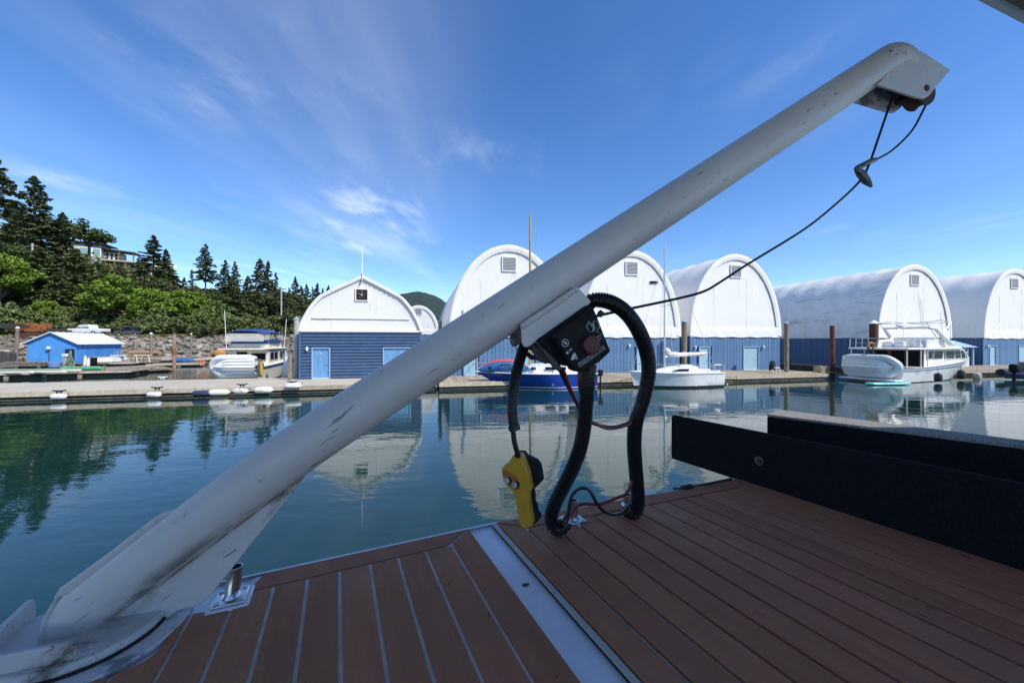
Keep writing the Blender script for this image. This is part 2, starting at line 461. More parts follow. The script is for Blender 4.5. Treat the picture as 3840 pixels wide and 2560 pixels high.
# ---- docks
def dock(label, t0, t1, d_front, d_back, z=0.45, board=True, mat_deck='dock_concrete', ob=None):
    t = thing('floating_dock', label, 'dock', LP((t0 + t1) / 2, (d_front + d_back) / 2, 0), TH)
    hl, hw = (t1 - t0) / 2, (d_front - d_back) / 2
    MB().bb(-hl, hl, -hw + 0.12, hw, z - 0.10, z).build('deck', mat_deck, t)
    # fascia timbers butted end to end
    n = max(1, int((t1 - t0) / 4)); rr_ = random.Random(int(t0 * 7) + 3)
    w_ = (2 * hl) / n
    me = MB().bb(-w_ / 2 + .012, w_ / 2 - .012, -0.06, 0.06, -0.12, 0.12).mesh('fascia_timber')
    for i in range(n):
        o = link('fascia_timber', me, 'pale_wood', t); o.location = (-hl + (i + .5) * w_, -hw + 0.05 + rr_.uniform(-.01, .012), z - 0.105 + rr_.uniform(-.01, .012))
    MB().bb(-hl + .1, hl - .1, -hw + 0.30, hw - .2, -0.5, z - 0.12).build('float', 'wet_wood', t)
    MB().bb(-hl, hl, -hw + 0.10, -hw + 0.26, 0.02, 0.12).build('rub_log', 'old_wood', t, bevel=0.03)
    return t
dk1 = dock('long beige dock with pale fascia timbers on the left', -34, 9.0, 4.15, -1.6)
dk2 = dock('wooden dock in front of the three middle boathouses', 9.06, 39.3, 4.5, -0.4, mat_deck='dock_wood')
dk3 = dock('wooden dock behind the white motor yacht', 50.5, 84, 4.7, -0.4, mat_deck='dock_wood')
# loose deck boards of the timber docks
me = MB().bb(-0.145, 0.145, -2.3, 2.3, 0, 0.028).mesh('deck_board')
for dk, hl in ((dk2, 15.1), (dk3, 16.7)):
    n = int(hl * 2 / 0.305)
    for i in range(n):
        o = link('deck_board', me, 'dock_wood', dk); o.location = (-hl + 0.16 + i * 0.305, 0.0, 0.452 + (i * 7 % 5) * .002)
# walkway along the slip
t = thing('floating_dock', 'dark narrow walkway in the slip beside the streaked boathouse', 'dock', LP(50.5, -9, 0), TH)
MB().bb(-0.9, 0.5, -8.5, 8.5, 0.3, 0.45).build('deck', 'old_wood', t); MB().bb(-0.8, 0.4, -8.4, 8.4, -0.4, 0.29).build('float', 'wet_wood', t)

# ---- piles
def pile(u, v_top, Y, width_px, label, m='pile_wood', cap=None, lean=0.0, name='piling'):
    p = W(u, v_top, Y); r = width_px / F * Y / 2
    t = thing(name, label, 'piling', (p.x, p.y, -0.5))
    h = p.z + 0.5
    MB().tube([(lean * (1 - k / 6) * h, 0, h * k / 6) for k in range(7)], [r * (1.0 + .04 * math.sin(k * 2.1)) for k in range(7)], 14).build('shaft', m, t)
    if cap: MB().tube([(0, 0, h), (0, 0, h + .05), (0, 0, h + 0.05 + r * 0.9)], [r * 1.12, r * 1.12, 0.02], 14).build('cap', cap, t)
    return t
mat('cap_blue', (0.25, 0.36, 0.46), 0.5)
mat('pile_pale', (0.45, 0.41, 0.38), 0.7, col2=(0.36, 0.33, 0.30), nscale=3)
mat('pile_red', (0.27, 0.075, 0.04), 0.85, col2=(0.33, 0.27, 0.22), nscale=0.6, nlo=.4, nhi=.6, stretch=(.3, .3, 1))
pile(1112, 1198, 27.4, 19, 'pale piling with blue cap at the left corner of the pointed boathouse', 'pile_pale', 'cap_blue')
pile(1650, 1206, 30.5, 14, 'piling with dark cap between pointed and first tall boathouse', 'pile_wood', 'cap_blue')
pile(2566, 1208, 31.0, 19, 'grey piling with blue cap behind the white sailboat', 'pile_wood', 'cap_blue')
pile(2949, 1214, 31.6, 16, 'bare grey piling at the slip corner beside the black chair', 'pile_wood', 'cap_blue')
pile(3121, 1221, 32.0, 16, 'rusty steel piling in the slip left of the white yacht', 'rust')
pile(3277, 1214, 36.0, 27, 'thick rusty piling with pale cap behind the yacht flybridge', 'rust', 'white_paint')
pile(654, 1252, 39.5, 11, 'red and grey piling standing in open water by the red float', 'pile_red', 'rust')
pile(567, 1252, 57.0, 10, 'brown wooden piling in front of the boulders, right of blue shed', 'pile_wood', 'white_paint')
pile(717, 1253, 58.5, 6, 'thin dark piling in front of the boulders near the flybridge cruiser', 'pile_wood', 'white_paint')
pile(66, 1230, 52.0, 11, 'leaning wooden piling with white cap left of blue shed', 'pile_wood', 'white_paint', lean=-0.05)

# ---- boathouses
ELL = [(math.cos(a), math.sin(a)) for a in np.linspace(0, math.pi / 2, 15)]
GOTH = [(1.0, 0), (.985, .07), (.955, .16), (.91, .26), (.86, .36), (.80, .46), (.73, .555), (.66, .63), (.5, .73), (.33, .825), (.16, .915), (0, 1.0)]
def arch(prof, w, h, z0, grow=0.0, n_in=None):
    half = [((w / 2 + grow) * x, z0 + (h + grow) * z) for x, z in prof]
    return [(w / 2 + x, z) for x, z in half] + [(w / 2 - x, z) for x, z in reversed(half[:-1])]
def boathouse(label, t0, t1, L, prof, z_dock, z_wall, z_peak, siding='vertical', doors=(), lamps=(), vent=True, roof_mat='fabric', hem=0.42, fan=False, d=0.0, skirt=True):
    w = t1 - t0
    s = thing('boathouse', label, 'boathouse', LP(t0, d, z_dock), TH)
    hw, hp = z_wall - z_dock, z_peak - z_wall
    # walls
    back = 'siding_back'
    MB().bb(0.02, w - .02, 0.10, 0.16, 0, hw).build('wall', back, s)
    MB().bb(w - .10, w - .02, 0.16, L, -.1, hw).build('side_wall', 'siding_blue', s)
    MB().bb(0.02, w - .02, L - .08, L, -.1, hw).build('rear_wall', 'siding_blue', s)
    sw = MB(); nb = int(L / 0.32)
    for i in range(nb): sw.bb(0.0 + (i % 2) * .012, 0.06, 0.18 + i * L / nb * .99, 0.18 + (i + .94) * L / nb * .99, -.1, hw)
    sw.bb(0.06, 0.10, 0.16, L - .1, -.1, hw); sw.build('side_wall', 'siding_blue_shade', s)
    def hits(x0, x1):
        return max([dz for (dx, dw, dz, *_r) in doors if x0 < dx + dw + .06 and x1 > dx - .06] + [0])
    if siding == 'vertical':
        n = int(round(w / 0.31)); bw = w / n; cache = {}
        for i in range(n):
            x0, x1 = i * bw + .012, (i + 1) * bw - .012
            dz = hits(x0, x1)
            z0 = dz + .08 if dz else 0.0
            if z0 not in cache: cache[z0] = MB().bb(-bw / 2 + .013, bw / 2 - .013, 0.0, 0.098, z0, hw - .01).mesh('siding_board', 0)
            o = link('siding_board', cache[z0], 'siding_blue', s); o.location = ((i + .5) * bw, .03 + (i * 5 % 3) * .004, 0)
    else:
        n = 15; bh = hw / n
        segs = []
        xs_ = [0.0] + [q for (dx, dw, dz, *_r) in doors for q in (dx - .07, dx + dw + .07)] + [w]
        for i in range(n):
            z0, z1 = i * bh, (i + 1) * bh
            spans = []
            cur = 0.14
            for (dx, dw, dz, *_r) in doors:
                if z0 < dz + .04: spans.append((cur, dx - .07)); cur = dx + dw + .07
            spans.append((cur, w - .14))
            for (a, b) in spans:
                m_ = MB()
                pf = [(0.10, z0 + .008), (0.035, z0 + .03), (0.012, z0 + bh * .42), (0.02, z0 + bh * .80), (0.10, z1 - .012)]
                m_.prism([(a, y, z) for y, z in pf], (b - a, 0, 0)); m_.build('siding_strip', 'steel_blue', s, smooth=25)
        for a in (0.0, w - .13): MB().bb(a, a + .13, -0.01, .12, 0, hw).build('corner_post', 'steel_blue', s)
    for (dx, dw, dz, dm, leafs) in doors:
        f = MB(); f.bb(dx - .07, dx, -.02, .12, 0, dz + .07); f.bb(dx + dw, dx + dw + .07, -.02, .12, 0, dz + .07); f.bb(dx, dx + dw, -.02, .12, dz, dz + .07)
        f.build('door_frame', 'frame_blue', s)
        for k in range(leafs):
            a, b = dx + k * dw / leafs + .01, dx + (k + 1) * dw / leafs - .01
            dr = MB().bb(a, b, .085, .098, .06, dz).build('door', dm, s)
            MB().tube([(b - .09 if k == 0 else a + .09, .085, 1.0), (b - .09 if k == 0 else a + .09, .0, 1.0), (b - .19 if k == 0 else a + .19, -.005, 1.0)], .022, 8).build('handle', 'steel', dr)
        MB().bb(dx, dx + dw, -.0, .098, 0, .05).build('sill', 'white_paint', s)
    for (lx, lz) in lamps:
        lo = MB().ell((lx, -.10, lz), .085, .10, .15).build('wall_lamp', 'white_paint', s)
        MB().bb(lx - .05, lx + .05, -.02, .03, lz - .06, lz + .06).build('bracket', 'alloy', lo)
    # fabric vault: rings bulge between the hoops
    ny = int(L / 0.5); rows = []; rn = random.Random(int(t0 * 13) + 1)
    for j in range(ny + 1):
        y = -0.06 + (L + .06) * j / ny
        gsag = -0.11 * abs(math.sin(math.pi * y / 2.5)) ** .8 + rn.uniform(-.012, .012)
        row = []
        for i, (x, z) in enumerate(arch(prof, w, hp, hw, 0.10 + gsag)):
            row.append(Vector((x, y, z + .012 * math.sin(i * 1.7 + j * .9))))
        rows.append(row)
    MB().loft(rows).build('roof_cover', roof_mat, s, smooth=60)
    # gable sheet, slightly billowed, with its hem
    ar = arch(prof, w, hp, hw, 0.0)
    n = len(ar); cx, cz = w / 2, hw + hp * .38
    g = MB(); rings = []
    for k, (f_, by) in enumerate(((1.0, 0.0), (.93, .055), (.72, .07), (.45, .055), (.2, .06))):
        pts = ar + [(w * .75, hw), (w * .5, hw), (w * .25, hw)]
        rings.append([Vector((cx + (x - cx) * f_, by + .012 * math.sin(i * 2.3 + k), cz + (z - cz) * f_)) for i, (x, z) in enumerate(pts)])
    g.loft(rings, closed=True)
    o_ = len(g.v); m_ = len(rings[0]); g.v.append(Vector((cx, .06, cz))); b0 = 4 * m_
    for i in range(m_): g.f.append((b0 + i, b0 + (i + 1) % m_, o_))
    g.build('gable_sheet', 'fabric', s, smooth=60)
    # hem band round the arch, puckered
    hb = MB(); rows = []
    dense = []
    for i in range(n - 1):
        for k in range(4):
            a = k / 4; dense.append((ar[i][0] * (1 - a) + ar[i + 1][0] * a, ar[i][1] * (1 - a) + ar[i + 1][1] * a))
    dense.append(ar[-1])
    for j, (f_, y, p_) in enumerate(((0.10, -.02, 0), (0.06, -.07, .02), (-0.05, -.085, .02), (-hem * .6, -.07, .03), (-hem, -.03, .0))):
        row = []
        for i, (x, z) in enumerate(dense):
            vx, vz = x - cx, z - (hw + hp * .15); l_ = math.hypot(vx, vz) or 1
            pk = p_ * (1 if i % 2 else -1)
            row.append(Vector((x + vx / l_ * f_, y + pk, z + vz / l_ * f_)))
        rows.append(row)
    hb.loft(rows).build('hem', 'fabric', s, smooth=60)
    if skirt:
        sk = MB(); rows = []
        for j, z in enumerate((hw - .10, hw + .12, hw + .35, hw + .60, hw + .80)):
            rows.append([Vector((w * i / 40, -.055 + .022 * math.sin(i * 1.3 + j * 1.9) + (.05 if j == 4 else 0), z + .03 * math.sin(i * .8 + j))) for i in range(41)])
        sk.loft(rows).build('skirt', 'fabric', s, smooth=60)
    else:
        MB().bb(-.05, w + .05, -.05, .05, hw - .06, hw + .05).build('band', 'fabric', s, bevel=.02)
        MB().bb(w * .10, w * .90, -.02, .045, hw + hp * .225, hw + hp * .245).build('seam', 'fabric', s, bevel=.01)
    for fx in (.26, .62):
        zt = hw + hp * (.60 if fx < .5 else .72); MB().bb(w * fx - .035, w * fx + .035, .046, .058, hw + .7 if skirt else hw + .1, zt).build('seam', 'fabric', s, bevel=.008)
    if vent:
        vw, vh = 1.0, 1.0; vx, vz = w / 2 - .05, hw + hp * .80
        v_ = MB(); v_.bb(vx - vw / 2 - .07, vx + vw / 2 + .07, -.03, .05, vz + vh / 2, vz + vh / 2 + .07); v_.bb(vx - vw / 2 - .07, vx + vw / 2 + .07, -.03, .05, vz - vh / 2 - .07, vz - vh / 2)
        v_.bb(vx - vw / 2 - .07, vx - vw / 2, -.03, .05, vz - vh / 2, vz + vh / 2); v_.bb(vx + vw / 2, vx + vw / 2 + .07, -.03, .05, vz - vh / 2, vz + vh / 2)
        fr = v_.build('vent', 'white_paint', s)
        MB().bb(vx - vw / 2, vx + vw / 2, .0, .05, vz - vh / 2, vz + vh / 2).build('opening', 'siding_back', fr)
        sme = MB().box((0, 0, 0), (vw, .09, .02), Matrix.Rotation(R(-38), 3, 'X')).mesh('louvre', 0)
        for k in range(9):
            o = link('louvre', sme, 'white_paint', fr); o.location = (vx, -.015, vz - vh / 2 + (k + .5) * vh / 9)
    if fan:
        vx, vz = w / 2 - .02, hw + hp * .67; h_ = .37
        f = MB()
        for a, b, c_, d_ in ((-h_ - .06, h_ + .06, h_, h_ + .06), (-h_ - .06, h_ + .06, -h_ - .06, -h_), (-h_ - .06, -h_, -h_, h_), (h_, h_ + .06, -h_, h_)): f.bb(vx + a, vx + b, -.02, .08, vz + c_, vz + d_)
        fr = f.build('fan_opening', 'white_paint', s)
        MB().bb(vx - h_, vx + h_, .04, .055, vz - h_, vz + h_).build('recess', 'black_rubber', fr)
        bl = MB()
        for k in range(5):
            M = Matrix.Rotation(k * 2 * math.pi / 5, 3, 'Y') @ Matrix.Rotation(R(25), 3, 'Z')
            bl.box(Vector((vx, .01, vz)) + (Matrix.Rotation(k * 2 * math.pi / 5, 3, 'Y') @ Vector((0, 0, .17))), (.14, .012, .30), M)
        bl.build('fan_blade', 'rust', fr); MB().tube([(vx, -.04, vz), (vx, .04, vz)], .07, 12).build('motor', 'alloy', fr)
    return s
BL, PA = 'door_blue', 'door_pale'
s1 = boathouse('white fabric boathouse with a pointed roof on horizontal blue siding', 0, 8.0, 14, GOTH, 0.47, 3.70, 7.48, 'horizontal',
    doors=((0.86, 1.02, 2.05, BL, 1), (5.45, 1.75, 2.05, BL, 2)), lamps=((0.53, 2.02),), vent=False, hem=.16, fan=True, skirt=False)
ant = MB().tube([(4.0, -.06, 6.75), (4.0, -.06, 7.1), (4.02, -.06, 9.15)], [.04, .035, .028], 8).build('antenna', 'white_paint', s1)
MB().tube([(3.86, -.08, 6.4), (4.0, -.09, 6.9), (3.99, -.08, 7.25)], .025, 6).build('antenna_bracket', 'rust', s1)
lettering('21', .16, 'white_paint', s1, (0.86 + .51, .079, 1.72), (1, 0, 0), (0, 0, 1), name='door_number')
st = MB(); pts = []
for k in range(10):
    a = math.pi / 2 + k * math.pi / 5; rr_ = .11 if k % 2 == 0 else .05; pts.append((1.37 + rr_ * math.cos(a), .082, 1.55 + rr_ * math.sin(a)))
st.prism(pts, (0, -.006, 0)).build('door_star', 'pale_wood', s1)
boathouse('tall rounded boathouse behind the blue sailboat, first after the pointed one', 10.0, 19.05, 20, ELL, .45, 3.42, 10.2, doors=((1.05, .95, 2.0, PA, 1), (5.3, 1.0, 2.0, PA, 1)), lamps=((2.3, 2.2),))
b3 = boathouse('tall rounded boathouse behind the crane pipe and black hose', 20.35, 29.2, 20, ELL, .45, 3.42, 10.35, doors=((4.9, 1.0, 2.0, PA, 1),), lamps=((4.1, 2.2),))
boathouse('rounded boathouse behind the white sailboat, with two pale doors', 30.2, 39.56, 20, ELL, .45, 3.47, 10.55, doors=((0.95, .95, 2.05, PA, 1), (5.45, 1.55, 2.05, PA, 1)), lamps=((0.45, 2.05), (7.45, 2.05)))
boathouse('boathouse with a long dirt-streaked side, behind the white yacht', 51.2, 61.1, 20, ELL, .45, 3.36, 10.6, doors=((3.5, .95, 2.05, PA, 1),), roof_mat='fabric_dirty')
boathouse('rounded boathouse cut off by the right edge of the view', 65.95, 75.8, 20, ELL, .45, 3.40, 10.8, doors=((1.0, .95, 2.05, PA, 1), (5.6, 1.3, 2.05, PA, 1)), lamps=((.5, 2.05),))
boathouse('small far boathouse seen between the pointed and the tall one', 4.4, 10.6, 14, ELL, .45, 4.2, 8.6, d=-34)
# name plates on two gables
for (bh, x, z) in ((b3, 6.4, 7.45),):
    MB().bb(x - .35, x + .35, -.03, .03, z - .09, z + .09).build('name_plate', 'black_plastic', bh)
# ================================================================== BOATS
def hull_rows(L, B, fs, fb, transom=0.85, rake=1.0, flare=0.85, keel=-0.35, fullness=2.3, mid=.45, n=22, zlist=(0.0, 0.45, 0.8, 1.0), stern_rake=0.0):
    rows = []
    for i in range(n + 1):
        t = i / n
        sh = fs + (fb - fs) * t ** 1.7
        k = max(0, (t - mid) / (1 - mid)); b = B / 2 * (transom + (1 - transom) * min(1, t / mid)) * max(0.0, 1 - k ** fullness)
        b = max(b, 0.012)
        row = []
        for s in (-1, 1):
            half = []
            for q in zlist:
                z = q * sh
                x = t * (L - rake * (1 - q)) + stern_rake * (1 - q) * (1 - t)
                f_ = (flare - 0.55 * (1 - q) * t ** 3) + (1 - flare) * q
                half.append(Vector((x, s * b * max(f_, 0.02), z)))
            kx = t * (L - rake * 1.15) + stern_rake * 1.3 * (1 - t)
            half.insert(0, Vector((kx, s * b * 0.45 * (1 - t), keel * (1 - .6 * t))))
            row.append(half)
        rows.append(row[0][::-1] + row[1])      # sheer(-) ... keel ... sheer(+)
    return rows
def sheer_line(rows, side):  # side -1 starboard, 1 port
    return [r[0] if side < 0 else r[-1] for r in rows]
def boat_hull(t, rows, hull_m, deck_m, rail_m=None, boot=None, boot_z=(0.0, 0.10), inset=0.03, deck_drop=0.03):
    h = MB(); h.loft(rows); n = len(rows[0]); h.f.append(tuple(range(n)))
    h.build('hull', hull_m, t, smooth=40)
    d = MB(); d.loft([[Vector((r[0].x, r[0].y * .985, r[0].z - deck_drop)), Vector((r[0].x, 0, r[0].z - deck_drop + .05)), Vector((r[-1].x, r[-1].y * .985, r[-1].z - deck_drop))] for r in rows]).build('deck', deck_m, t, smooth=40)
    if rail_m:
        for s in (-1, 1):
            MB().tube([p + Vector((0, s * .01, 0)) for p in sheer_line(rows, s)], .035, 6).build('rub_rail', rail_m, t)
    if boot:
        for s in (-1, 1):
            b = MB(); rw = []
            for r in rows:
                seq = r if s < 0 else r[::-1]      # sheer -> keel
                zs = [p.z for p in seq]
                def at(z):
                    for a, c in zip(seq, seq[1:]):
                        if c.z <= z <= a.z and a.z > c.z:
                            q = (z - c.z) / (a.z - c.z); return c.lerp(a, q)
                    return seq[-2]
                rw.append([at(z) + Vector((0, s * .008, 0)) for z in boot_z])
            b.loft(rw).build('boot_stripe', boot, t, smooth=40)
def rail(t, pts, h, m='steel', r=.018, posts=True, name='rail', mid=False):
    b = MB(); top = [Vector(p) + Vector((0, 0, h)) for p in pts]
    b.tube(smooth_path(top, 5), r, 6)
    if mid: b.tube(smooth_path([Vector(p) + Vector((0, 0, h * .5)) for p in pts], 5), r * .6, 5)
    if posts:
        for p, q in zip(pts, top): b.tube([p, q], r * .9, 6)
    return b.build(name, m, t)
def line(t, pts, r, m, name='rigging', n=5):
    return MB().tube(pts, r, n, caps=False).build(name, m, t)
def window(t, quad, m='dark_glass', frame='alloy', off=(0, 0, 0), th=.02):
    q = [Vector(p) for p in quad]; nrm = (q[1] - q[0]).cross(q[3] - q[0]).normalized()
    o = MB().prism([p + nrm * .004 for p in q], nrm * th).build('window', m, t)
    if frame:
        c = sum(q, Vector()) / len(q); f = MB()
        for a, b in zip(q, q[1:] + q[:1]): f.tube([a + nrm * th, b + nrm * th], .022, 5)
        f.build('window_frame', frame, o)
    return o
def fender(label, u, v, Y, r=.14, h=.6, m='black_rubber', group=None, tip=None, horizontal=None):
    p = W(u, v, Y)
    t = thing('fender', label, 'fender', p, 0.0 if horizontal is None else horizontal, group)
    b = MB(); prof = [(-.5, .02), (-.49, .55), (-.42, .85), (-.3, 1), (0, 1.02), (.3, 1), (.42, .85), (.49, .5), (.55, .18)]
    if horizontal is None: b.tube([(0, 0, h * z) for z, k in prof], [r * k for z, k in prof], 12)
    else: b.tube([(h * z, 0, 0) for z, k in prof], [r * k for z, k in prof], 12)
    b.build('body', m, t)
    if horizontal is None: MB().tube([(0, 0, h * .5), (0, .05, h * .5 + .45)], .012, 5).build('rope', 'black_rubber', t)
    else: MB().tube([(h * .5, 0, 0), (h * .5 + .05, .12, .18)], .012, 5).build('rope', 'black_rubber', t)
    return t

# ---------------------------------------------------------------- white motor yacht
YH = R(20)
yp = G(3372, 1437); yp.z = 0
ya = thing('motor_yacht', 'white motor yacht with open flybridge moored on the right', 'yacht', yp + Vector((-math.sin(YH), math.cos(YH), 0)) * 1.5, YH)
rows = hull_rows(12.4, 3.9, 1.05, 1.95, transom=.93, rake=1.5, flare=.86, fullness=2.4)
boat_hull(ya, rows, 'gelcoat', 'gelcoat', 'alloy', 'black_rubber', (0.0, .05))
for s in (-1, 1):   # pinstripe under the sheer
    MB().tube([Vector((r[0].x, s * abs(r[1].y * .45 + r[0].y * .55) + s * .012, r[0].z * .84)) for r in rows], .018, 5).build('stripe', 'siding_back', ya)
# cockpit well, transom gate
MB().bb(.12, 3.0, -1.62, 1.62, .55, 1.07).build('cockpit_floor', 'siding_back', ya)
MB().bb(-.06, .02, .1, .75, .25, 1.0).build('transom_gate', 'dark_glass', ya)
MB().bb(-1.0, -.0, -1.75, 1.75, .16, .26).build('swim_platform', 'gelcoat', ya, bevel=.03)
# saloon bulkhead + house
MB().prism([(3.0, -1.55, 1.0), (3.0, -1.55, 2.38), (8.5, -1.55, 2.38), (9.4, -1.50, 1.55), (9.4, -1.50, 1.0)], (0, 3.1, 0)).build('saloon', 'gelcoat', ya)
MB().bb(2.94, 2.99, -1.5, 1.5, 1.05, 2.36).build('bulkhead', 'brown_cabin', ya)
for (a, b) in ((-1.35, -.7), (-.5, .35), (.55, 1.35)): window(ya, [(2.93, b, 1.15), (2.93, a, 1.15), (2.93, a, 2.3), (2.93, b, 2.3)], frame='brown_cabin')
MB().prism([(8.5, -1.32, 1.48), (9.8, -1.15, 1.54), (11.2, -.45, 1.66), (11.2, .45, 1.66), (9.8, 1.15, 1.54), (8.5, 1.32, 1.48)], (0, 0, .26)).build('foredeck_trunk', 'gelcoat', ya, bevel=.06)
mat('curtain_dark', (.03, .028, .027), .2)
for (a, b, c, d) in ((3.25, 3.95, 3.35, 4.1), (4.15, 5.35, 4.25, 5.5), (5.75, 7.1, 5.75, 6.9), (7.2, 7.95, 7.0, 7.7), (8.05, 8.95, 7.8, 8.3)):
    window(ya, [(a, -1.56, 1.68), (b, -1.56, 1.68), (d, -1.56, 2.30), (c, -1.56, 2.30)])
window(ya, [(8.6, -1.325, 1.52), (9.7, -1.18, 1.58), (9.7, -1.18, 1.74), (8.6, -1.325, 1.68)], frame=None)
for k in range(3): window(ya, [(8.55 + .02, -1.3 + k * .9, 2.33), (8.55 + .02, -.5 + k * .9, 2.33), (9.38, -.5 + k * .9, 1.62), (9.38, -1.3 + k * .9, 1.62)][::-1])
# boat deck / roof and flybridge
MB().prism([(.35, -1.85, 2.40), (7.6, -1.8, 2.40), (9.0, -1.2, 2.40), (9.0, 1.2, 2.40), (7.6, 1.8, 2.40), (.35, 1.85, 2.40)], (0, 0, .13)).build('boat_deck', 'gelcoat', ya, bevel=.04)
for (x, y) in ((.5, -1.7), (.5, 1.7), (2.2, -1.72), (2.2, 1.72), (3.1, -1.7)): MB().tube([(x, y, 1.05), (x, y, 2.42)], .035, 8).build('post', 'gelcoat', ya)
fb = MB().prism([(3.4, -1.5, 2.53), (3.55, -1.5, 3.12), (6.2, -1.48, 3.22), (8.7, -1.15, 2.53)], (0, .08, 0))
fb.prism([(3.4, 1.5, 2.53), (3.55, 1.5, 3.12), (6.2, 1.48, 3.22), (8.7, 1.15, 2.53)], (0, -.08, 0))
fb.prism([(6.15, -1.47, 3.22), (8.72, -1.14, 2.54), (8.72, 1.14, 2.54), (6.15, 1.47, 3.22)], (.04, 0, .05))
fb.build('flybridge', 'gelcoat', ya)
MB().bb(5.0, 5.6, -1.2, 1.2, 2.55, 3.25).build('helm_console', 'gelcoat', ya, bevel=.05)
for y in (-.9, .1, .8): MB().bb(4.0, 4.5, y, y + .6, 2.55, 3.0).build('helm_seat', 'gelcoat', ya, bevel=.06)
MB().prism([(5.9, -1.35, 3.22), (6.9, -1.2, 3.30), (6.9, 1.2, 3.30), (5.9, 1.35, 3.22)], (0, 0, .03)).build('windscreen', 'curtain_dark', ya)
arc = MB()
for s in (-1, 1):
    arc.tube([(6.6, s * 1.58, 2.75), (5.5, s * 1.55, 3.35), (4.6, s * 1.5, 3.95)], [.17, .14, .11], 8)
    arc.tube([(4.6, s * 1.5, 3.95), (4.0, s * 1.3, 4.05)], [.11, .09], 8)
arc.tube([(4.0, -1.3, 4.05), (4.0, 1.3, 4.05)], .09, 8)
arc.build('radar_arch', 'gelcoat', ya)
MB().ell((4.0, .3, 4.25), .28, .28, .12).build('radar_dome', 'gelcoat', ya)
ra = MB()
for s in (-1, 1):
    ra.tube([(.45, s * 1.78, 3.25), (3.4, s * 1.72, 3.28)], .02, 6)
    for x in (.45, 1.2, 2.0, 2.8): ra.tube([(x, s * 1.78, 2.5), (x, s * 1.76, 3.26)], .018, 6)
ra.tube([(.45, -1.78, 3.25), (.45, 1.78, 3.25)], .02, 6); ra.tube([(.45, -1.78, 2.9), (.45, 1.78, 2.9)], .015, 6)
ra.build('rail', 'steel', ya)
bm_ = MB()
loop = [(3.6, -1.5, 4.45), (5.4, -1.5, 4.62), (7.0, -1.2, 4.50), (7.4, 0, 4.48), (7.0, 1.2, 4.50), (5.4, 1.5, 4.62), (3.6, 1.5, 4.45), (3.4, 0, 4.42)]
bm_.tube(smooth_path(loop + [loop[0]], 4), .028, 6)
for s in (-1, 1):
    for (a, b) in (((5.0, 3.2), (3.6, 4.45)), ((5.2, 3.2), (7.0, 4.5)), ((4.6, 3.9), (5.4, 4.62)), ((6.9, 3.2), (6.9, 4.5))):
        bm_.tube([(a[0], s * 1.45, a[1]), (b[0], s * 1.40, b[1])], .022, 6)
bm_.build('bimini_frame', 'steel', ya)
for (x, y, z) in ((4.2, -.9, 6.9), (5.2, -.6, 6.3), (7.2, -.9, 5.3)): line(ya, [(x, y, 4.0 if x < 6 else 3.2), (x - .5, y, z)], .014, 'white_paint', 'antenna')
rail(ya, [Vector((r[0].x, r[0].y * .97, r[0].z)) for r in rows[9:22:2]] + [Vector((12.45, 0, 1.95))], .62, r=.018)
rail(ya, [Vector((r[-1].x, r[-1].y * .97, r[-1].z)) for r in rows[9:22:2]] + [Vector((12.45, 0, 1.95))], .62, r=.018)
MB().prism([(11.9, -.25, 1.96), (12.95, -.16, 2.02), (12.95, .16, 2.02), (11.9, .25, 1.96)], (0, 0, .08)).build('bow_pulpit', 'gelcoat', ya, bevel=.02)
nrm = Vector((2.5, -.35, 0))
mat('navy_ink', (.03, .045, .14), .5)
lettering('OceanBlue', .42, 'navy_ink', ya, (7.0, -1.43, 2.80), (2.5, .30, -.12), (0, .05, 1), name='boat_name')
for k, x in enumerate((1.75, 3.05)):
    y0 = -1.88
    f = MB()
    lettering('38 88', .26, 'alloy', ya, (x, -1.93, .93), (1, 0, .03), (0, -.10, 1), name='hull_number')
MB().ell((11.4, -.2, 2.12), .35, .22, .16).build('folded_cover', 'cap_blue', ya)
mat('dog_tan', (.42, .27, .12), .9, col2=(.12, .09, .07), nscale=3)
gb = thing('ring_buoy', 'tan and dark horseshoe buoy hung on the yacht aft rail', 'buoy', W(3266, 1298, 28.6))
gb2 = MB(); gb2.tube(smooth_path([(.22 * math.cos(a), 0, .26 * math.sin(a)) for a in np.linspace(-.9, math.pi + .9, 10)], 3), .09, 8); gb2.build('ring', 'dog_tan', gb)
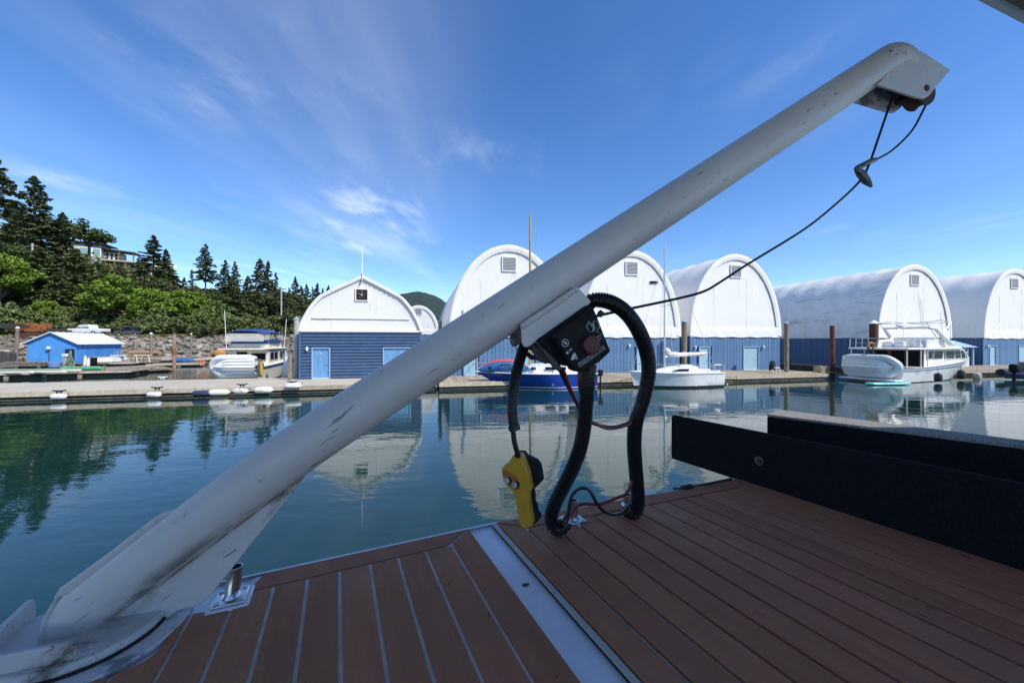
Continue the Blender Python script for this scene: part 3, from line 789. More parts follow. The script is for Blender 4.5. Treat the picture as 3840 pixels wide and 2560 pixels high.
# tender stowed on its side on the swim platform
def tender(label, loc, rz, L=3.0, B=1.55, tube=.21, m='hypalon_white', strakes='hypalon_grey', bottom='hypalon_white', motor=False, tilt=R(-80), flip=1):
    """inflatable on edge: local x along the boat, bottom faces -y"""
    t = thing('inflatable_dinghy', label, 'dinghy', loc, rz)
    M = Matrix.Rotation(tilt, 3, 'X')
    def P(x, y, z): return M @ Vector((x * flip, y, z)) + Vector((0, 0, B / 2))
    path = [(-L / 2, -B / 2 + tube, 0), (L * .12, -B / 2 + tube, 0), (L * .33, -B * .34, .05), (L * .46, -B * .15, .14), (L / 2, 0, .17), (L * .46, B * .15, .14), (L * .33, B * .34, .05), (L * .12, B / 2 - tube, 0), (-L / 2, B / 2 - tube, 0)]
    pts = smooth_path([P(*p) for p in path], 6)
    rs = [tube] * len(pts); rs[0] = rs[-1] = tube * .35; rs[1] = rs[-2] = tube * .85
    MB().tube(pts, rs, 14).build('tube', m, t)
    hr = []
    for i in range(13):
        k = i / 12; x = -L * .48 + k * L * .92
        w_ = (B / 2 - tube * .9) * (1 - max(0, (k - .5) / .5) ** 2.2); up = .14 * max(0, (k - .6) / .4) ** 1.5
        hr.append([P(x, -w_ * 1.1, -.10 + up), P(x, -w_ * .62, -.27 + up), P(x, 0, -.42 + up * 1.8), P(x, w_ * .62, -.27 + up), P(x, w_ * 1.1, -.10 + up)])
    MB().loft(hr).build('bottom', bottom, t, smooth=20)
    for yk in (-.62, -.3, .3, .62):
        MB().tube([h_[0].lerp(h_[4], (yk + 1) / 2) + (M @ Vector((0, 0, -.115 - .155 * (1 - abs(yk)) / .7 * 1.0))) for h_ in hr[:10]], .022, 5).build('strake', strakes, t)
    MB().box(P(-L * .44, 0, .02), (.05, B - 2 * tube, .38), M).build('transom', bottom, t)
    if motor:
        mo = MB(); mo.box(P(-L * .53, 0, .28), (.28, .30, .38), M); mo.build('outboard', 'black_plastic', t, bevel=.05)
        MB().tube([P(-L * .52, 0, .1), P(-L * .53, 0, -.55)], .06, 8).build('motor_leg', 'black_plastic', t)
    return t
mat('tender_grey', (.55, .58, .60), .5, col2=(.62, .64, .66), nscale=2)
tp = ya.location + Vector((math.cos(YH), math.sin(YH), 0)) * -.55
tender('grey inflatable dinghy standing on edge behind the white yacht', (tp.x, tp.y, .30), YH - R(90), L=3.3, B=1.75, tube=.24, m='tender_grey', bottom='gelcoat')
# paddle board
pb = thing('paddle_board', 'turquoise paddle board floating below the white yacht stern', 'paddle board', G(3330, 1442) , R(6))
pr = MB(); rw = []
for i in range(17):
    k = i / 16 * 2 - 1; w_ = .40 * (1 - abs(k) ** 3.0) ** .6 + .01
    x = k * 1.75; z = .03 + .10 * max(0, abs(k) - .7)
    rw.append([Vector((x, -w_, z + .05)), Vector((x, -w_ * .9, z)), Vector((x, w_ * .9, z)), Vector((x, w_, z + .05)), Vector((x, w_ * .85, z + .11)), Vector((x, -w_ * .85, z + .11))])
mat('turquoise', (.10, .48, .46), .4, col2=(.20, .58, .55), nscale=1)
pr.loft(rw, closed=True, caps=True).build('board', 'turquoise', pb)
MB().prism([(-1.6, -.05, .02), (-1.35, -.05, .02), (-1.6, -.05, -.2)], (0, .02, 0)).build('fin', 'black_rubber', pb)
fender('round black fender hanging nearest the yacht stern', 3518, 1415, 27.9, .22, .62)
fender('round black fender hanging at the middle of the yacht side', 3604, 1404, 29.8, .22, .70)
fender('grey fender floating off the dock beyond the yacht bow', 3665, 1413, 31.0, .24, .65, 'pile_pale')
# dark inflatable on the right edge
rb = thing('inflatable_boat', 'dark grey inflatable boat with outboard at right edge', 'boat', G(3838, 1424), R(16))
b = MB()
for s in (-1, 1): b.tube(smooth_path([(-1.0, s * .8, .55), (1.5, s * .8, .58), (3.2, s * .5, .8), (3.9, 0, .95)], 5), .28, 12)
b.build('tube', 'black_rubber', rb)
MB().prism([(-1.0, -.6, .1), (2.8, -.5, .15), (2.8, .5, .15), (-1.0, .6, .1)], (0, 0, .4)).build('hull', 'siding_back', rb)
MB().box((-1.15, 0, .95), (.55, .5, .6)).build('outboard', 'black_plastic', rb, bevel=.12)
MB().tube([(-1.2, 0, .9), (-1.25, 0, -.2)], .1, 8).build('motor_leg', 'black_plastic', rb)
MB().box((.6, 0, 1.05), (.8, .8, .7)).build('console', 'pile_wood', rb, bevel=.1)
# blue hip-roofed kiosk boat shelter by the yacht bow
ks = thing('dock_shelter', 'pale blue hip-roofed shelter standing behind the yacht bow', 'shelter', LP(62.6, -1.2, .45), TH)
MB().add([(-2.2, -1.4, 1.95), (2.2, -1.4, 1.95), (2.2, 1.4, 1.95), (-2.2, 1.4, 1.95), (-1.1, 0, 2.65), (1.1, 0, 2.65)], [(0, 1, 5, 4), (1, 2, 5), (2, 3, 4, 5), (3, 0, 4), (3, 2, 1, 0)]).build('roof', 'door_pale', ks, smooth=0)
for x in (-1.9, 1.9):
    for y in (-1.1, 1.1): MB().bb(x - .07, x + .07, y - .07, y + .07, 0, 1.95).build('post', 'frame_blue', ks)
MB().bb(.2, 1.5, -.6, .6, 0, 1.3).build('cabinet', 'door_pale', ks)

# ---------------------------------------------------------------- sailboats
def sailboat(name, label, loc, rz, L, B, fs, fb, hull_m, rake, mast_x, mast_h, mast_m, mast_r, cabin, boot='black_rubber', bz=(0, .1), stern_rake=0.0):
    t = thing(name, label, 'sailboat', loc, rz)
    rows = hull_rows(L, B, fs, fb, transom=.62, rake=rake, flare=.80, fullness=1.9, mid=.42, stern_rake=stern_rake)
    boat_hull(t, rows, hull_m, 'gelcoat', 'gelcoat', boot, bz)
    x0, x1, x2, h = cabin; d0 = fs + .02
    c = MB(); w_ = B * .30
    rw = []
    for (x, hh, wk) in ((x0, h * .95, 1.0), (x0 + .05, h, 1.0), (x1, h * .92, .95), (x2, h * .35, .62), (x2 + .35, .0, .45)):
        rw.append([Vector((x, -w_ * wk, d0)), Vector((x, -w_ * wk * .86, d0 + hh)), Vector((x, 0, d0 + hh + .05)), Vector((x, w_ * wk * .86, d0 + hh)), Vector((x, w_ * wk, d0))])
    c.loft(rw, caps=True).build('coachroof', 'gelcoat', t, smooth=30)
    MB().bb(.25, x0 - .05, -B * .22, B * .22, d0 - .02, d0 + .02).build('cockpit', 'curtain_dark' if False else 'pale_wood', t)
    co = MB()
    for s in (-1, 1): co.bb(.25, x0, s * B * .22 - .05, s * B * .22 + .05, d0, d0 + .16)
    co.build('coaming', 'gelcoat', t, bevel=.03)
    zb = d0 + h * .6
    MB().tube([(mast_x, 0, d0), (mast_x, 0, mast_h * .6), (mast_x, 0, mast_h)], [mast_r, mast_r, mast_r * .75], 10).build('mast', mast_m, t)
    bowx, bowz = L - .1, fb
    for pts in (((bowx, 0, bowz), (mast_x, 0, mast_h * .93)), ((.1, 0, fs), (mast_x, 0, mast_h)), ((mast_x - .1, -B * .45, fs), (mast_x, 0, mast_h * .9)), ((mast_x - .1, B * .45, fs), (mast_x, 0, mast_h * .9))):
        line(t, pts, .011, 'alloy')
    sp = MB()
    for s in (-1, 1): sp.tube([(mast_x, 0, mast_h * .56), (mast_x - .1, s * .75, mast_h * .57)], .018, 6)
    sp.build('spreader', 'alloy', t)
    pu = MB(); pu.tube(smooth_path([(L - 1.1, -B * .22, fb + .45), (L - .05, -.12, fb + .55), (L - .05, .12, fb + .55), (L - 1.1, B * .22, fb + .45)], 4), .016, 6)
    for (x, y) in ((L - 1.1, -B * .22), (L - 1.1, B * .22), (L - .2, -.1), (L - .2, .1)): pu.tube([(x, y, fb - .1), (x, y, fb + .5)], .014, 6)
    pu.build('pulpit', 'steel', t)
    pp = MB(); pp.tube(smooth_path([(.9, -B * .36, fs + .55), (.05, -B * .30, fs + .55), (.05, B * .30, fs + .55), (.9, B * .36, fs + .55)], 4), .016, 6)
    for (x, y) in ((.9, -B * .36), (.05, -B * .29), (.05, B * .29), (.9, B * .36)): pp.tube([(x, y, fs), (x, y, fs + .55)], .014, 6)
    pp.build('pushpit', 'steel', t)
    for s in (-1, 1):
        line(t, [(.9, s * B * .36, fs + .5), (L * .45, s * B * .47, fs + .52), (L - 1.1, s * B * .22, fb + .42)], .008, 'alloy', 'lifeline')
    return t, rows, d0
# white racing sloop: bow to the left
sp_ = G(2722, 1452)
sw, rws, d0 = sailboat('sailboat', 'white sailboat with furled sail on its boom', sp_ + Vector((0, .9, 0)), R(180) + R(9), 6.35, 2.2, .92, 1.05, 'gelcoat', .25, 3.95, 9.5, 'alloy', .06, (1.9, 3.4, 4.6, .42), bz=(.0, .13))
MB().tube([(3.9, 0, d0 + 1.05), (1.1, 0, d0 + 1.15)], .045, 8).build('boom', 'alloy', sw)
sl = MB(); pts = smooth_path([(3.88, 0, d0 + 1.55), (3.75, 0, d0 + 1.42), (3.55, 0, d0 + 1.24), (3.0, .03, d0 + 1.18), (2.4, -.02, d0 + 1.20), (1.8, .02, d0 + 1.22), (1.3, 0, d0 + 1.24), (.9, 0, d0 + 1.28)], 6)
rr = random.Random(4); sl.tube(pts, [max(.04, .20 - .13 * i / len(pts)) * rr.uniform(.82, 1.2) for i in range(len(pts))], 9); sl.build('furled_sail', 'fabric', sw)
MB().bb(2.1, 3.0, -.3, .3, d0 + .42, d0 + .50).build('hatch', 'gelcoat', sw, bevel=.02)
window(sw, [(3.9, .60, d0 + .12), (2.6, .66, d0 + .14), (2.6, .60, d0 + .27), (3.3, .60, d0 + .27)], frame=None)
for (x, z) in ((5.6, .10), (2.4, .17), (.15, .2)): MB().ell((x, 1.03 if x < 5 else .35, z), .06, .05, .05).build('fitting', 'gelcoat', sw)
# blue hulled sailboat: bow to the left
bp_ = G(2242, 1457)
sb, rws, d0 = sailboat('sailboat', 'blue-hulled sailboat with a wooden mast and a kayak on its foredeck', bp_ + Vector((0, 1.1, 0)), R(180) + R(6), 7.9, 2.5, .93, 1.08, 'hull_blue' if False else mat('hull_blue', (.012, .045, .26), .25, col2=(.016, .055, .30), nscale=2), 1.9, 4.3, 11.2, mat('spruce', (.42, .28, .10), .5), .085, (1.9, 4.1, 5.0, .62), boot='gelcoat', bz=(.06, .11))
for (a, b_) in ((4.35, 4.05), (3.45, 2.75), (2.55, 2.1)):
    window(sb, [(a, .77 if a < 4.2 else .72, d0 + .24), (b_, .78, d0 + .24), (b_, .75, d0 + .42), (a, .74 if a < 4.2 else .69, d0 + .42)], frame=None)
MB().prism([(1.95, -.62, d0 + .60), (2.6, -.6, d0 + .66), (2.25, -.55, d0 + 1.05), (1.95, -.55, d0 + 1.05)], (0, 1.2, 0)).build('dodger', 'navy_canvas', sb)
MB().tube([(4.2, 0, d0 + 1.0), (1.3, 0, d0 + 1.05)], .05, 8).build('boom', 'spruce', sb)
ob = MB(); ob.box((-.3, .35, .95), (.30, .28, .42)); o_ = ob.build('outboard', 'black_plastic', sb, bevel=.06); MB().tube([(-.3, .35, .8), (-.3, .35, -.2)], .06, 8).build('motor_leg', 'black_plastic', sb)
# kayak on the foredeck, lying on its side, deck towards us
kc = sb.location + Vector((math.cos(sb.rotation_euler.z) * 5.95, math.sin(sb.rotation_euler.z) * 5.95, 0)) + Vector((0, -.55, d0 + .42))
ky = thing('kayak', 'red and blue kayak lying on the blue sailboat foredeck', 'kayak', kc, R(6))
mat('kayak_blue', (.02, .10, .28), .35); mat('kayak_red', (.60, .06, .05), .35)
rw1, rw2 = [], []
for i in range(25):
    k = i / 24 * 2 - 1; w_ = .36 * (1 - abs(k) ** 2.4) ** .9 + .012; x = k * 1.75; bend = -.16 * k * k
    rw1.append([Vector((x, .02, w_ + bend)), Vector((x, -.12, w_ * .55 + bend)), Vector((x, -.15, bend)), Vector((x, -.12, -w_ * .55 + bend)), Vector((x, .02, -w_ + bend))])
    rw2.append([Vector((x, -.03, w_ + bend + .01)), Vector((x, .06, w_ + bend + .13 * (1 - k * k))), Vector((x, .22 * (1 - abs(k) ** 3) + .04, w_ * .6 + bend)), Vector((x, .30 * (1 - abs(k) ** 3) + .045, bend)), Vector((x, .03, -w_ + bend))])
MB().loft(rw1).build('deck_shell', 'kayak_blue', ky); MB().loft(rw2).build('hull_shell', 'kayak_red', ky)
MB().tube(smooth_path([(x, .03, .36 * (1 - abs(x / 1.75) ** 2.4) ** .9 - .16 * (x / 1.75) ** 2 + .012) for x in np.linspace(-1.74, 1.74, 15)], 2), .035, 6).build('seam_stripe', 'gelcoat', ky)
cp = [( .05 + .50 * math.cos(a), -.155, .0 + .19 * math.sin(a)) for a in np.linspace(0, 2 * math.pi, 20)]
MB().tube(cp, .025, 6).build('cockpit_rim', 'black_rubber', ky); MB().prism([Vector(c) + Vector((0, .02, 0)) for c in cp[:-1]], (0, .012, 0)).build('cockpit', 'navy_canvas', ky)
MB().tube([(-.95, -.15, -.02), (-.95, -.165, -.02)], .11, 12).build('hatch', 'black_rubber', ky)
mat('fender_blue', (.05, .27, .48), .4)
fender('light blue fender hanging on the blue sailboat side', 2072, 1431, 24.3, .10, .62, 'fender_blue')
# things on the dock
ch = thing('dock_chair', 'white chair with a dark coat over it at the dock corner', 'chair', G(2905, 1400, .45) + Vector((0, 0, .03)), R(25))
c = MB()
for (x, y) in ((-.25, -.25), (.25, -.25), (-.25, .25), (.25, .25)): c.tube([(x, y, 0), (x * .9, y * .9, .42)], .022, 6)
c.build('leg', 'white_paint', ch); MB().bb(-.27, .27, -.27, .27, .42, .46).build('seat', 'white_paint', ch, bevel=.02)
MB().bb(-.27, .27, .22, .27, .46, .9).build('backrest', 'white_paint', ch, bevel=.02)
co = thing('coat', 'dark navy coat draped over the chair on the dock', 'coat', ch.location + Vector((-.12, 0, .35)), R(25))
rw = []
for i, (z, r_) in enumerate(((-.12, .26), (.0, .28), (.25, .27), (.5, .25), (.62, .16), (.66, .02))):
    rw.append([Vector((r_ * math.cos(a) * (1 + .12 * math.sin(3 * a + i)), .75 * r_ * math.sin(a) + .05, z + (.08 * math.sin(2 * a) if i == 0 else 0))) for a in np.linspace(0, 2 * math.pi, 15)[:-1]])
MB().loft(rw, closed=True).build('cloth', mat('dark_coat', (.008, .010, .025), .9), co)
bx = thing('crate', 'pale wooden crate near the end of the dock', 'crate', G(3092, 1397, .45) + Vector((0, .3, .03)), TH)
c = MB(); c.bb(-.45, .45, -.3, .3, 0, .03)
for k in range(3):
    for y in (-.3, .3): c.bb(-.47, .47, y - .012, y + .012, .04 + k * .16, .17 + k * .16)
    for x in (-.46, .46): c.bb(x - .012, x + .012, -.285, .285, .04 + k * .16, .17 + k * .16)
c.build('slats', 'pale_wood', bx)
mat('yellow_hose', (.50, .42, .10), .6)
yh = MB(); yh.tube(smooth_path([G(u, v, .48) for (u, v) in ((2935, 1396), (2990, 1397), (3040, 1394.5), (3090, 1396), (3130, 1395))], 5), .035, 6)
tag(yh.build('dock_hose', 'yellow_hose'), 'yellow hose lying along the edge of the dock', 'hose')

# ---------------------------------------------------------------- flybridge cruiser in the slip left of the pointed boathouse
CH = TH + R(90)                                  # bow points away along the slip
cr0 = Vector((-19.9, 28.0, 0))
cr = thing('cabin_cruiser', 'cream flybridge cruiser with blue canvas top beside the pointed boathouse', 'boat', cr0, CH)
rows = hull_rows(9.6, 3.2, 1.15, 1.75, transom=.93, rake=1.2, flare=.84, fullness=2.4)
boat_hull(cr, rows, 'cream_gelcoat', 'cream_gelcoat', 'gelcoat', 'navy_canvas', (0.0, .08))
for s in (-1, 1):
    b = MB(); b.loft([[Vector((r[0].x, s * abs(r[0].y * .75 + r[1].y * .25) + s * .012, r[0].z * .93)), Vector((r[0].x, s * abs(r[0].y * .45 + r[1].y * .55) + s * .014, r[0].z * .83))] for r in rows]).build('stripe', 'navy_canvas', cr)
MB().prism([(1.7, -1.35, 1.1), (1.7, -1.35, 2.35), (5.6, -1.35, 2.35), (6.5, -1.30, 1.5), (6.5, -1.3, 1.1)], (0, 2.7, 0)).build('cabin', 'cream_gelcoat', cr)
MB().bb(1.66, 1.70, .1, .8, 1.15, 2.2).build('cabin_door', 'dark_glass', cr)
for (a, b_) in ((2.0, 2.75), (2.85, 3.6)): window(cr, [(a, -1.36, 1.55), (b_, -1.36, 1.55), (b_, -1.36, 2.15), (a, -1.36, 2.15)])
for (a, b_) in ((4.2, 4.7), (4.8, 5.3)): window(cr, [(a, -1.36, 1.58), (b_, -1.36, 1.58), (b_ - .1, -1.36, 2.2), (a - .1, -1.36, 2.2)])
window(cr, [(1.64, -.2, 1.55), (1.64, -1.2, 1.55), (1.64, -1.2, 2.1), (1.64, -.2, 2.1)])
MB().prism([(.3, -1.5, 2.38), (5.7, -1.5, 2.38), (6.3, -1.2, 2.38), (6.3, 1.2, 2.38), (5.7, 1.5, 2.38), (.3, 1.5, 2.38)], (0, 0, .10)).build('roof', 'cream_gelcoat', cr, bevel=.04)
f = MB(); f.prism([(2.0, -1.3, 2.48), (2.0, -1.3, 2.95), (4.4, -1.3, 3.0), (5.4, -1.1, 2.48)], (0, .07, 0)); f.prism([(2.0, 1.3, 2.48), (2.0, 1.3, 2.95), (4.4, 1.3, 3.0), (5.4, 1.1, 2.48)], (0, -.07, 0))
f.prism([(4.35, -1.3, 3.0), (5.45, -1.1, 2.48), (5.45, 1.1, 2.48), (4.35, 1.3, 3.0)], (.05, 0, .02)); f.prism([(1.98, -1.3, 2.48), (1.98, -1.3, 2.93), (1.98, 1.3, 2.93), (1.98, 1.3, 2.48)], (.05, 0, 0))
f.build('flybridge', 'cream_gelcoat', cr)
MB().bb(2.0, 4.4, -1.36, -1.30, 2.86, 3.16).build('weather_cloth', 'navy_canvas', cr); MB().bb(1.92, 1.98, -1.3, 1.3, 2.82, 3.14).build('weather_cloth', 'navy_canvas', cr)
rw = []
for i in range(9):
    k = i / 8; x = .9 + 4.2 * k; z = 3.80 + .20 * math.sin(math.pi * k) ** .8
    rw.append([Vector((x, y * 1.35, z - .25 * abs(y) ** 3)) for y in np.linspace(-1, 1, 9)])
c = MB(); c.loft(rw); c.loft([[p + Vector((0, 0, -.04)) for p in r] for r in rw]); c.build('bimini_top', 'navy_canvas', cr)
for s in (-1, 1): MB().loft([[Vector((.9 + 4.2 * k, s * 1.36, 3.80 + .20 * math.sin(math.pi * k) ** .8 - .25)), Vector((.9 + 4.2 * k, s * 1.365, 3.50 + .18 * math.sin(math.pi * k) ** .8))] for k in np.linspace(0, 1, 9)]).build('valance', 'navy_canvas', cr)
bf = MB()
for s in (-1, 1):
    for (a, b_) in (((2.2, 3.0), (1.0, 3.75)), ((2.3, 3.0), (3.0, 3.95)), ((4.3, 3.0), (5.0, 3.75)), ((2.2, 3.0), (2.2, 3.9)), ((4.2, 3.0), (4.2, 3.85))): bf.tube([(a[0], s * 1.28, a[1]), (b_[0], s * 1.3, b_[1])], .025, 6)
bf.build('bimini_frame', 'alloy', cr)
m = bpy.data.materials.new('clear_vinyl'); m.use_nodes = True; MATS['clear_vinyl'] = m
b_ = m.node_tree.nodes['Principled BSDF']; b_.inputs['Base Color'].default_value = (.75, .74, .70, 1); b_.inputs['Roughness'].default_value = .15; b_.inputs['Alpha'].default_value = .35
for (a, c_) in ((4.15, 5.05), (1.0, 1.9)): MB().bb(a, c_, -1.335, -1.325, 3.1, 3.6).build('clear_curtain', 'clear_vinyl', cr)
MB().bb(.95, .96, -1.3, 1.3, 3.0, 3.6).build('clear_curtain', 'clear_vinyl', cr)
rail(cr, [(.1, -1.4, 1.1), (.1, -.5, 1.1), (.1, .5, 1.1), (.1, 1.4, 1.1)], .6, r=.02)
ld = MB(); ld.tube([(.5, .9, 1.2), (1.2, .9, 2.5)], .025, 6); ld.tube([(.5, .55, 1.2), (1.2, .55, 2.5)], .025, 6)
for k in range(5): ld.tube([(.5 + .14 * k, .55, 1.35 + .26 * k), (.5 + .14 * k, .9, 1.35 + .26 * k)], .018, 6)
ld.build('ladder', 'alloy', cr)
for (x, y, z0, z1, dx) in ((1.0, 1.2, 2.4, 5.3, -.3), (6.0, -1.1, 2.4, 5.0, .6)): line(cr, [(x, y, z0), (x + dx, y, z1)], .02, 'white_paint', 'antenna')
rail(cr, [Vector((r[0].x, r[0].y * .97, r[0].z)) for r in rows[12:23:2]], .6, r=.018); 
MB().bb(-.7, 0, -1.4, 1.4, .18, .28).build('swim_platform', 'cream_gelcoat', cr, bevel=.03)
tp = cr0 + Vector((math.cos(CH), math.sin(CH), 0)) * -.62 + Vector((math.sin(CH), -math.cos(CH), 0)) * .0
tender('white inflatable dinghy with outboard hung on the cruiser stern', (tp.x, tp.y, .42), CH - R(90) + R(-4), L=3.0, B=1.65, tube=.22, m='hypalon_white', motor=True, flip=-1)
# ================================================================== LEFT SHORE
# ---- blue shed on its float
bs_p = W(286, 1361, 46.0)
BSR = R(20)
bs = thing('boat_shed', 'bright blue floating shed with white metal roof', 'shed', (bs_p.x, bs_p.y, .45), BSR)
mat('shed_blue', (.055, .235, .56), .7, col2=(.075, .28, .62), nscale=1.5, bump=.15, bscale=6, vary=0.0)
mat('shed_board', (.06, .25, .58), .7, col2=(.045, .20, .50), nscale=2, stretch=(2, 2, .4), vary=.08)
Wd, Ls, hw_, hr_ = 4.3, 8.8, 2.35, 3.58
MB().prism([(-Wd, 0, 0), (0, 0, 0), (0, 0, hw_), (-Wd / 2, 0, hr_), (-Wd, 0, hw_)], (0, .12, 0)).build('gable_wall', 'shed_blue', bs)
MB().bb(-Wd, -Wd + .1, .12, Ls, 0, hw_).build('side_wall', 'shed_blue', bs)
MB().bb(-.12, -.05, .12, Ls, 0, hw_).build('side_wall', 'shed_blue', bs)
n = 18
me = MB().bb(-.05, 0, -Ls / n / 2 + .02, Ls / n / 2 - .02, 0, hw_ - .02).mesh('wall_board', 0)
for i in range(n):
    o = link('wall_board', me, 'shed_board', bs); o.location = ((i * 3 % 4) * .006, .12 + (i + .5) * (Ls - .12) / n, 0)
MB().bb(-.01, .02, .2, Ls, 1.62, 1.68).build('rail_strip', 'shed_board', bs)
mat('roof_white', (.74, .74, .74), .45, col2=(.66, .65, .63), nscale=1.2, stretch=(1, .2, 1))
for sgn in (1, -1):
    x_e = .35 if sgn > 0 else -Wd - .35
    for i in range(9):
        y0, y1 = -.35 + i * (Ls + .7) / 9, -.35 + (i + 1) * (Ls + .7) / 9 - .03
        ze = hr_ - (hr_ - hw_) / (Wd / 2) * (Wd / 2 + .35)
        p = MB(); p.prism([(-Wd / 2, y0, hr_ + .03), (x_e, y0, ze + .03), (x_e, y1, ze + .03), (-Wd / 2, y1, hr_ + .03)], (0, 0, .05))
        p.prism([(-Wd / 2, y0, hr_ + .08), (x_e, y0, ze + .08), (x_e, y0 + .07, ze + .08), (-Wd / 2, y0 + .07, hr_ + .08)], (0, 0, .05)); p.build('roof_sheet', 'roof_white', bs, smooth=0)
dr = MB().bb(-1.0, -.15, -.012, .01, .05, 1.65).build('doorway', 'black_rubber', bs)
MB().bb(-1.08, -1.0, -.05, .02, .05, 1.72).bb(-1.08, -.1, -.05, .02, 1.65, 1.72).build('door_trim', 'shed_board', dr)
lo = MB().ell((-2.35, -.22, 1.75), .2, .2, .2).build('yard_lamp', 'white_paint', bs); MB().tube([(-2.4, -.03, 1.6), (-2.4, -.03, .2)], .04, 6).build('conduit', 'siding_back', bs)
MB().bb(.0, .03, .9, 1.25, 1.75, 2.05).build('sign', 'siding_back', bs)

# ---- work floats
def wfloat(label, p0, p1, depth, z, n, m='old_wood', seed=1):
    """float with lengthwise timbers, front edge p0->p1"""
    p0, p1 = Vector(p0), Vector(p1); d = p1 - p0; L = d.length; a = math.atan2(d.y, d.x)
    t = thing('work_float', label, 'float', (p0.x, p0.y, 0), a)
    r = random.Random(seed)
    MB().bb(0.1, L - .1, .3, depth - .1, -.4, z - .22).build('hull', 'wet_wood', t)
    for i in range(int(L / 2.2)):
        x = .4 + i * 2.2; MB().tube([(x, .12, z - .3), (x, depth, z - .3)], .17, 8).build('cross_log', 'old_wood', t)
    w_ = depth / n
    for i in range(n):
        x = -r.uniform(0, .5)
        while x < L:
            l_ = r.uniform(2.5, 6); x1 = min(x + l_, L + r.uniform(0, .3))
            o = MB().bb(x, x1 - .03, i * w_ + .02, (i + 1) * w_ - .03, z - .12, z + r.uniform(-.03, .05)).build('timber', m if r.random() < .6 else 'pale_wood', t)
            x = x1
    return t, L
f1, L1 = wfloat('long work float of weathered timbers in front of the blue shed', G(-160, 1425), G(470, 1409), 7.0, .42, 12, seed=3)
f2, L2 = wfloat('lower timber float running right of the blue shed', G(480, 1401), G(655, 1392), 9.0, .30, 10, seed=9)
f3, L3 = wfloat('grey log float stretching toward the red ring', G(560, 1378), G(752, 1373), 5.0, .32, 7, seed=5)
f4, L4 = wfloat('float under the blue shed', W(40, 1366, 44.5).xy.to_3d(), W(480, 1357, 46.5).xy.to_3d(), 12.0, .40, 9, seed=6)
def onf(u, v, z=.45): return G(u, v, z)
# timber stacks
def stack(label, p, rz, L, rows_, cols, m='old_wood', seed=0):
    t = thing('timber_stack', label, 'timber', p, rz); r = random.Random(seed)
    for k in range(rows_):
        for c in range(cols):
            o = MB().bb(-L / 2 + r.uniform(-.3, .3), L / 2 + r.uniform(-.3, .3), c * .28 - cols * .14, c * .28 + .25 - cols * .14, k * .11, k * .11 + .09).build('plank', m if r.random() < .75 else 'pale_wood', t)
    return t
stack('wide stack of weathered planks left of the blue shed door', onf(95, 1371), R(8), 3.6, 4, 4, seed=2)
stack('smaller stack of dark planks by the blue tub', onf(190, 1369), R(6), 1.9, 3, 3, seed=4)
# blue tub
tb = thing('tub', 'round blue tub in front of the blue shed', 'tub', onf(204, 1376), 0)
mat('tub_blue', (.16, .27, .50), .5)
MB().tube([(0, 0, 0), (0, 0, .45), (0, 0, .5), (0, 0, .47), (0, 0, .1)], [.42, .5, .54, .46, .40], 16).build('shell', 'tub_blue', tb)
# pump post with green net
pp = thing('pump_stand', 'white pump stand on the float by the shed door', 'pump', onf(246, 1374), 0)
MB().bb(-.16, .16, -.14, .14, 0, .9).build('cabinet', 'pile_pale', pp, bevel=.03); MB().bb(-.24, .24, -.16, .16, 1.0, 1.3).build('head', 'white_paint', pp, bevel=.03); MB().bb(-.12, .12, -.1, .1, .9, 1.0).build('neck', 'black_plastic', pp)
nt = thing('fishing_net', 'green net hung up beside the white pump stand', 'net', onf(263, 1374), 0)
mat('net_green', (.17, .25, .17), .9, col2=(.08, .12, .08), nscale=8, bump=.6, bscale=20)
b = MB(); rn = random.Random(8)
for k in range(16):
    a = rn.uniform(-.5, .5); b.tube(smooth_path([(0.05 * a, 0, 1.5), (a * .35 + .1, -.1, .95), (a * .7 + .2, rn.uniform(-.3, .1), .4), (a * .9 + .25, rn.uniform(-.3, .1), .02)], 3), [.05 * rn.uniform(.6, 1.3)] * 10, 5)
b.build('mesh', 'net_green', nt); MB().tube([(0, .05, 0), (0, .05, 1.6)], .06, 8).build('post', 'pile_pale', nt)
# cream bollard posts
for i, (u, v, lab) in enumerate(((318, 1371, 'cream post with blue cap right of the shed door'), (330, 1372, 'cream hose post standing beside the black bin'))):
    t = thing('mooring_post', lab, 'post', onf(u, v), R(3 * i)); MB().tube([(0, 0, 0), (.03, 0, .5), (.05, 0, 1.0 - .2 * i)], [.14, .13, .11], 10).build('shaft', 'cream_gelcoat', t); MB().ell((.05, 0, 1.02 - .2 * i), .12, .12, .1).build('cap', 'cap_blue', t)
bn = thing('bin', 'black plastic bin against the blue shed side', 'bin', onf(342, 1366), R(20)); MB().prism([(-.35, -.3, 0), (.35, -.3, 0), (.4, -.35, .75), (-.4, -.35, .75)], (0, .65, 0)).build('shell', 'black_plastic', bn, bevel=.03)
bn2 = thing('bin', 'two-part dark steel tank at the far left of the floats', 'tank', onf(8, 1360, .3), R(10))
mat('tank_dark', (.045, .045, .048), .6, col2=(.08, .075, .07), nscale=3)
MB().bb(-1.2, 0, -.5, .5, 0, 1.35).build('shell', 'tank_dark', bn2, bevel=.05); MB().bb(.05, 1.1, -.5, .5, 0, 1.25).build('shell', 'tank_dark', bn2, bevel=.05)
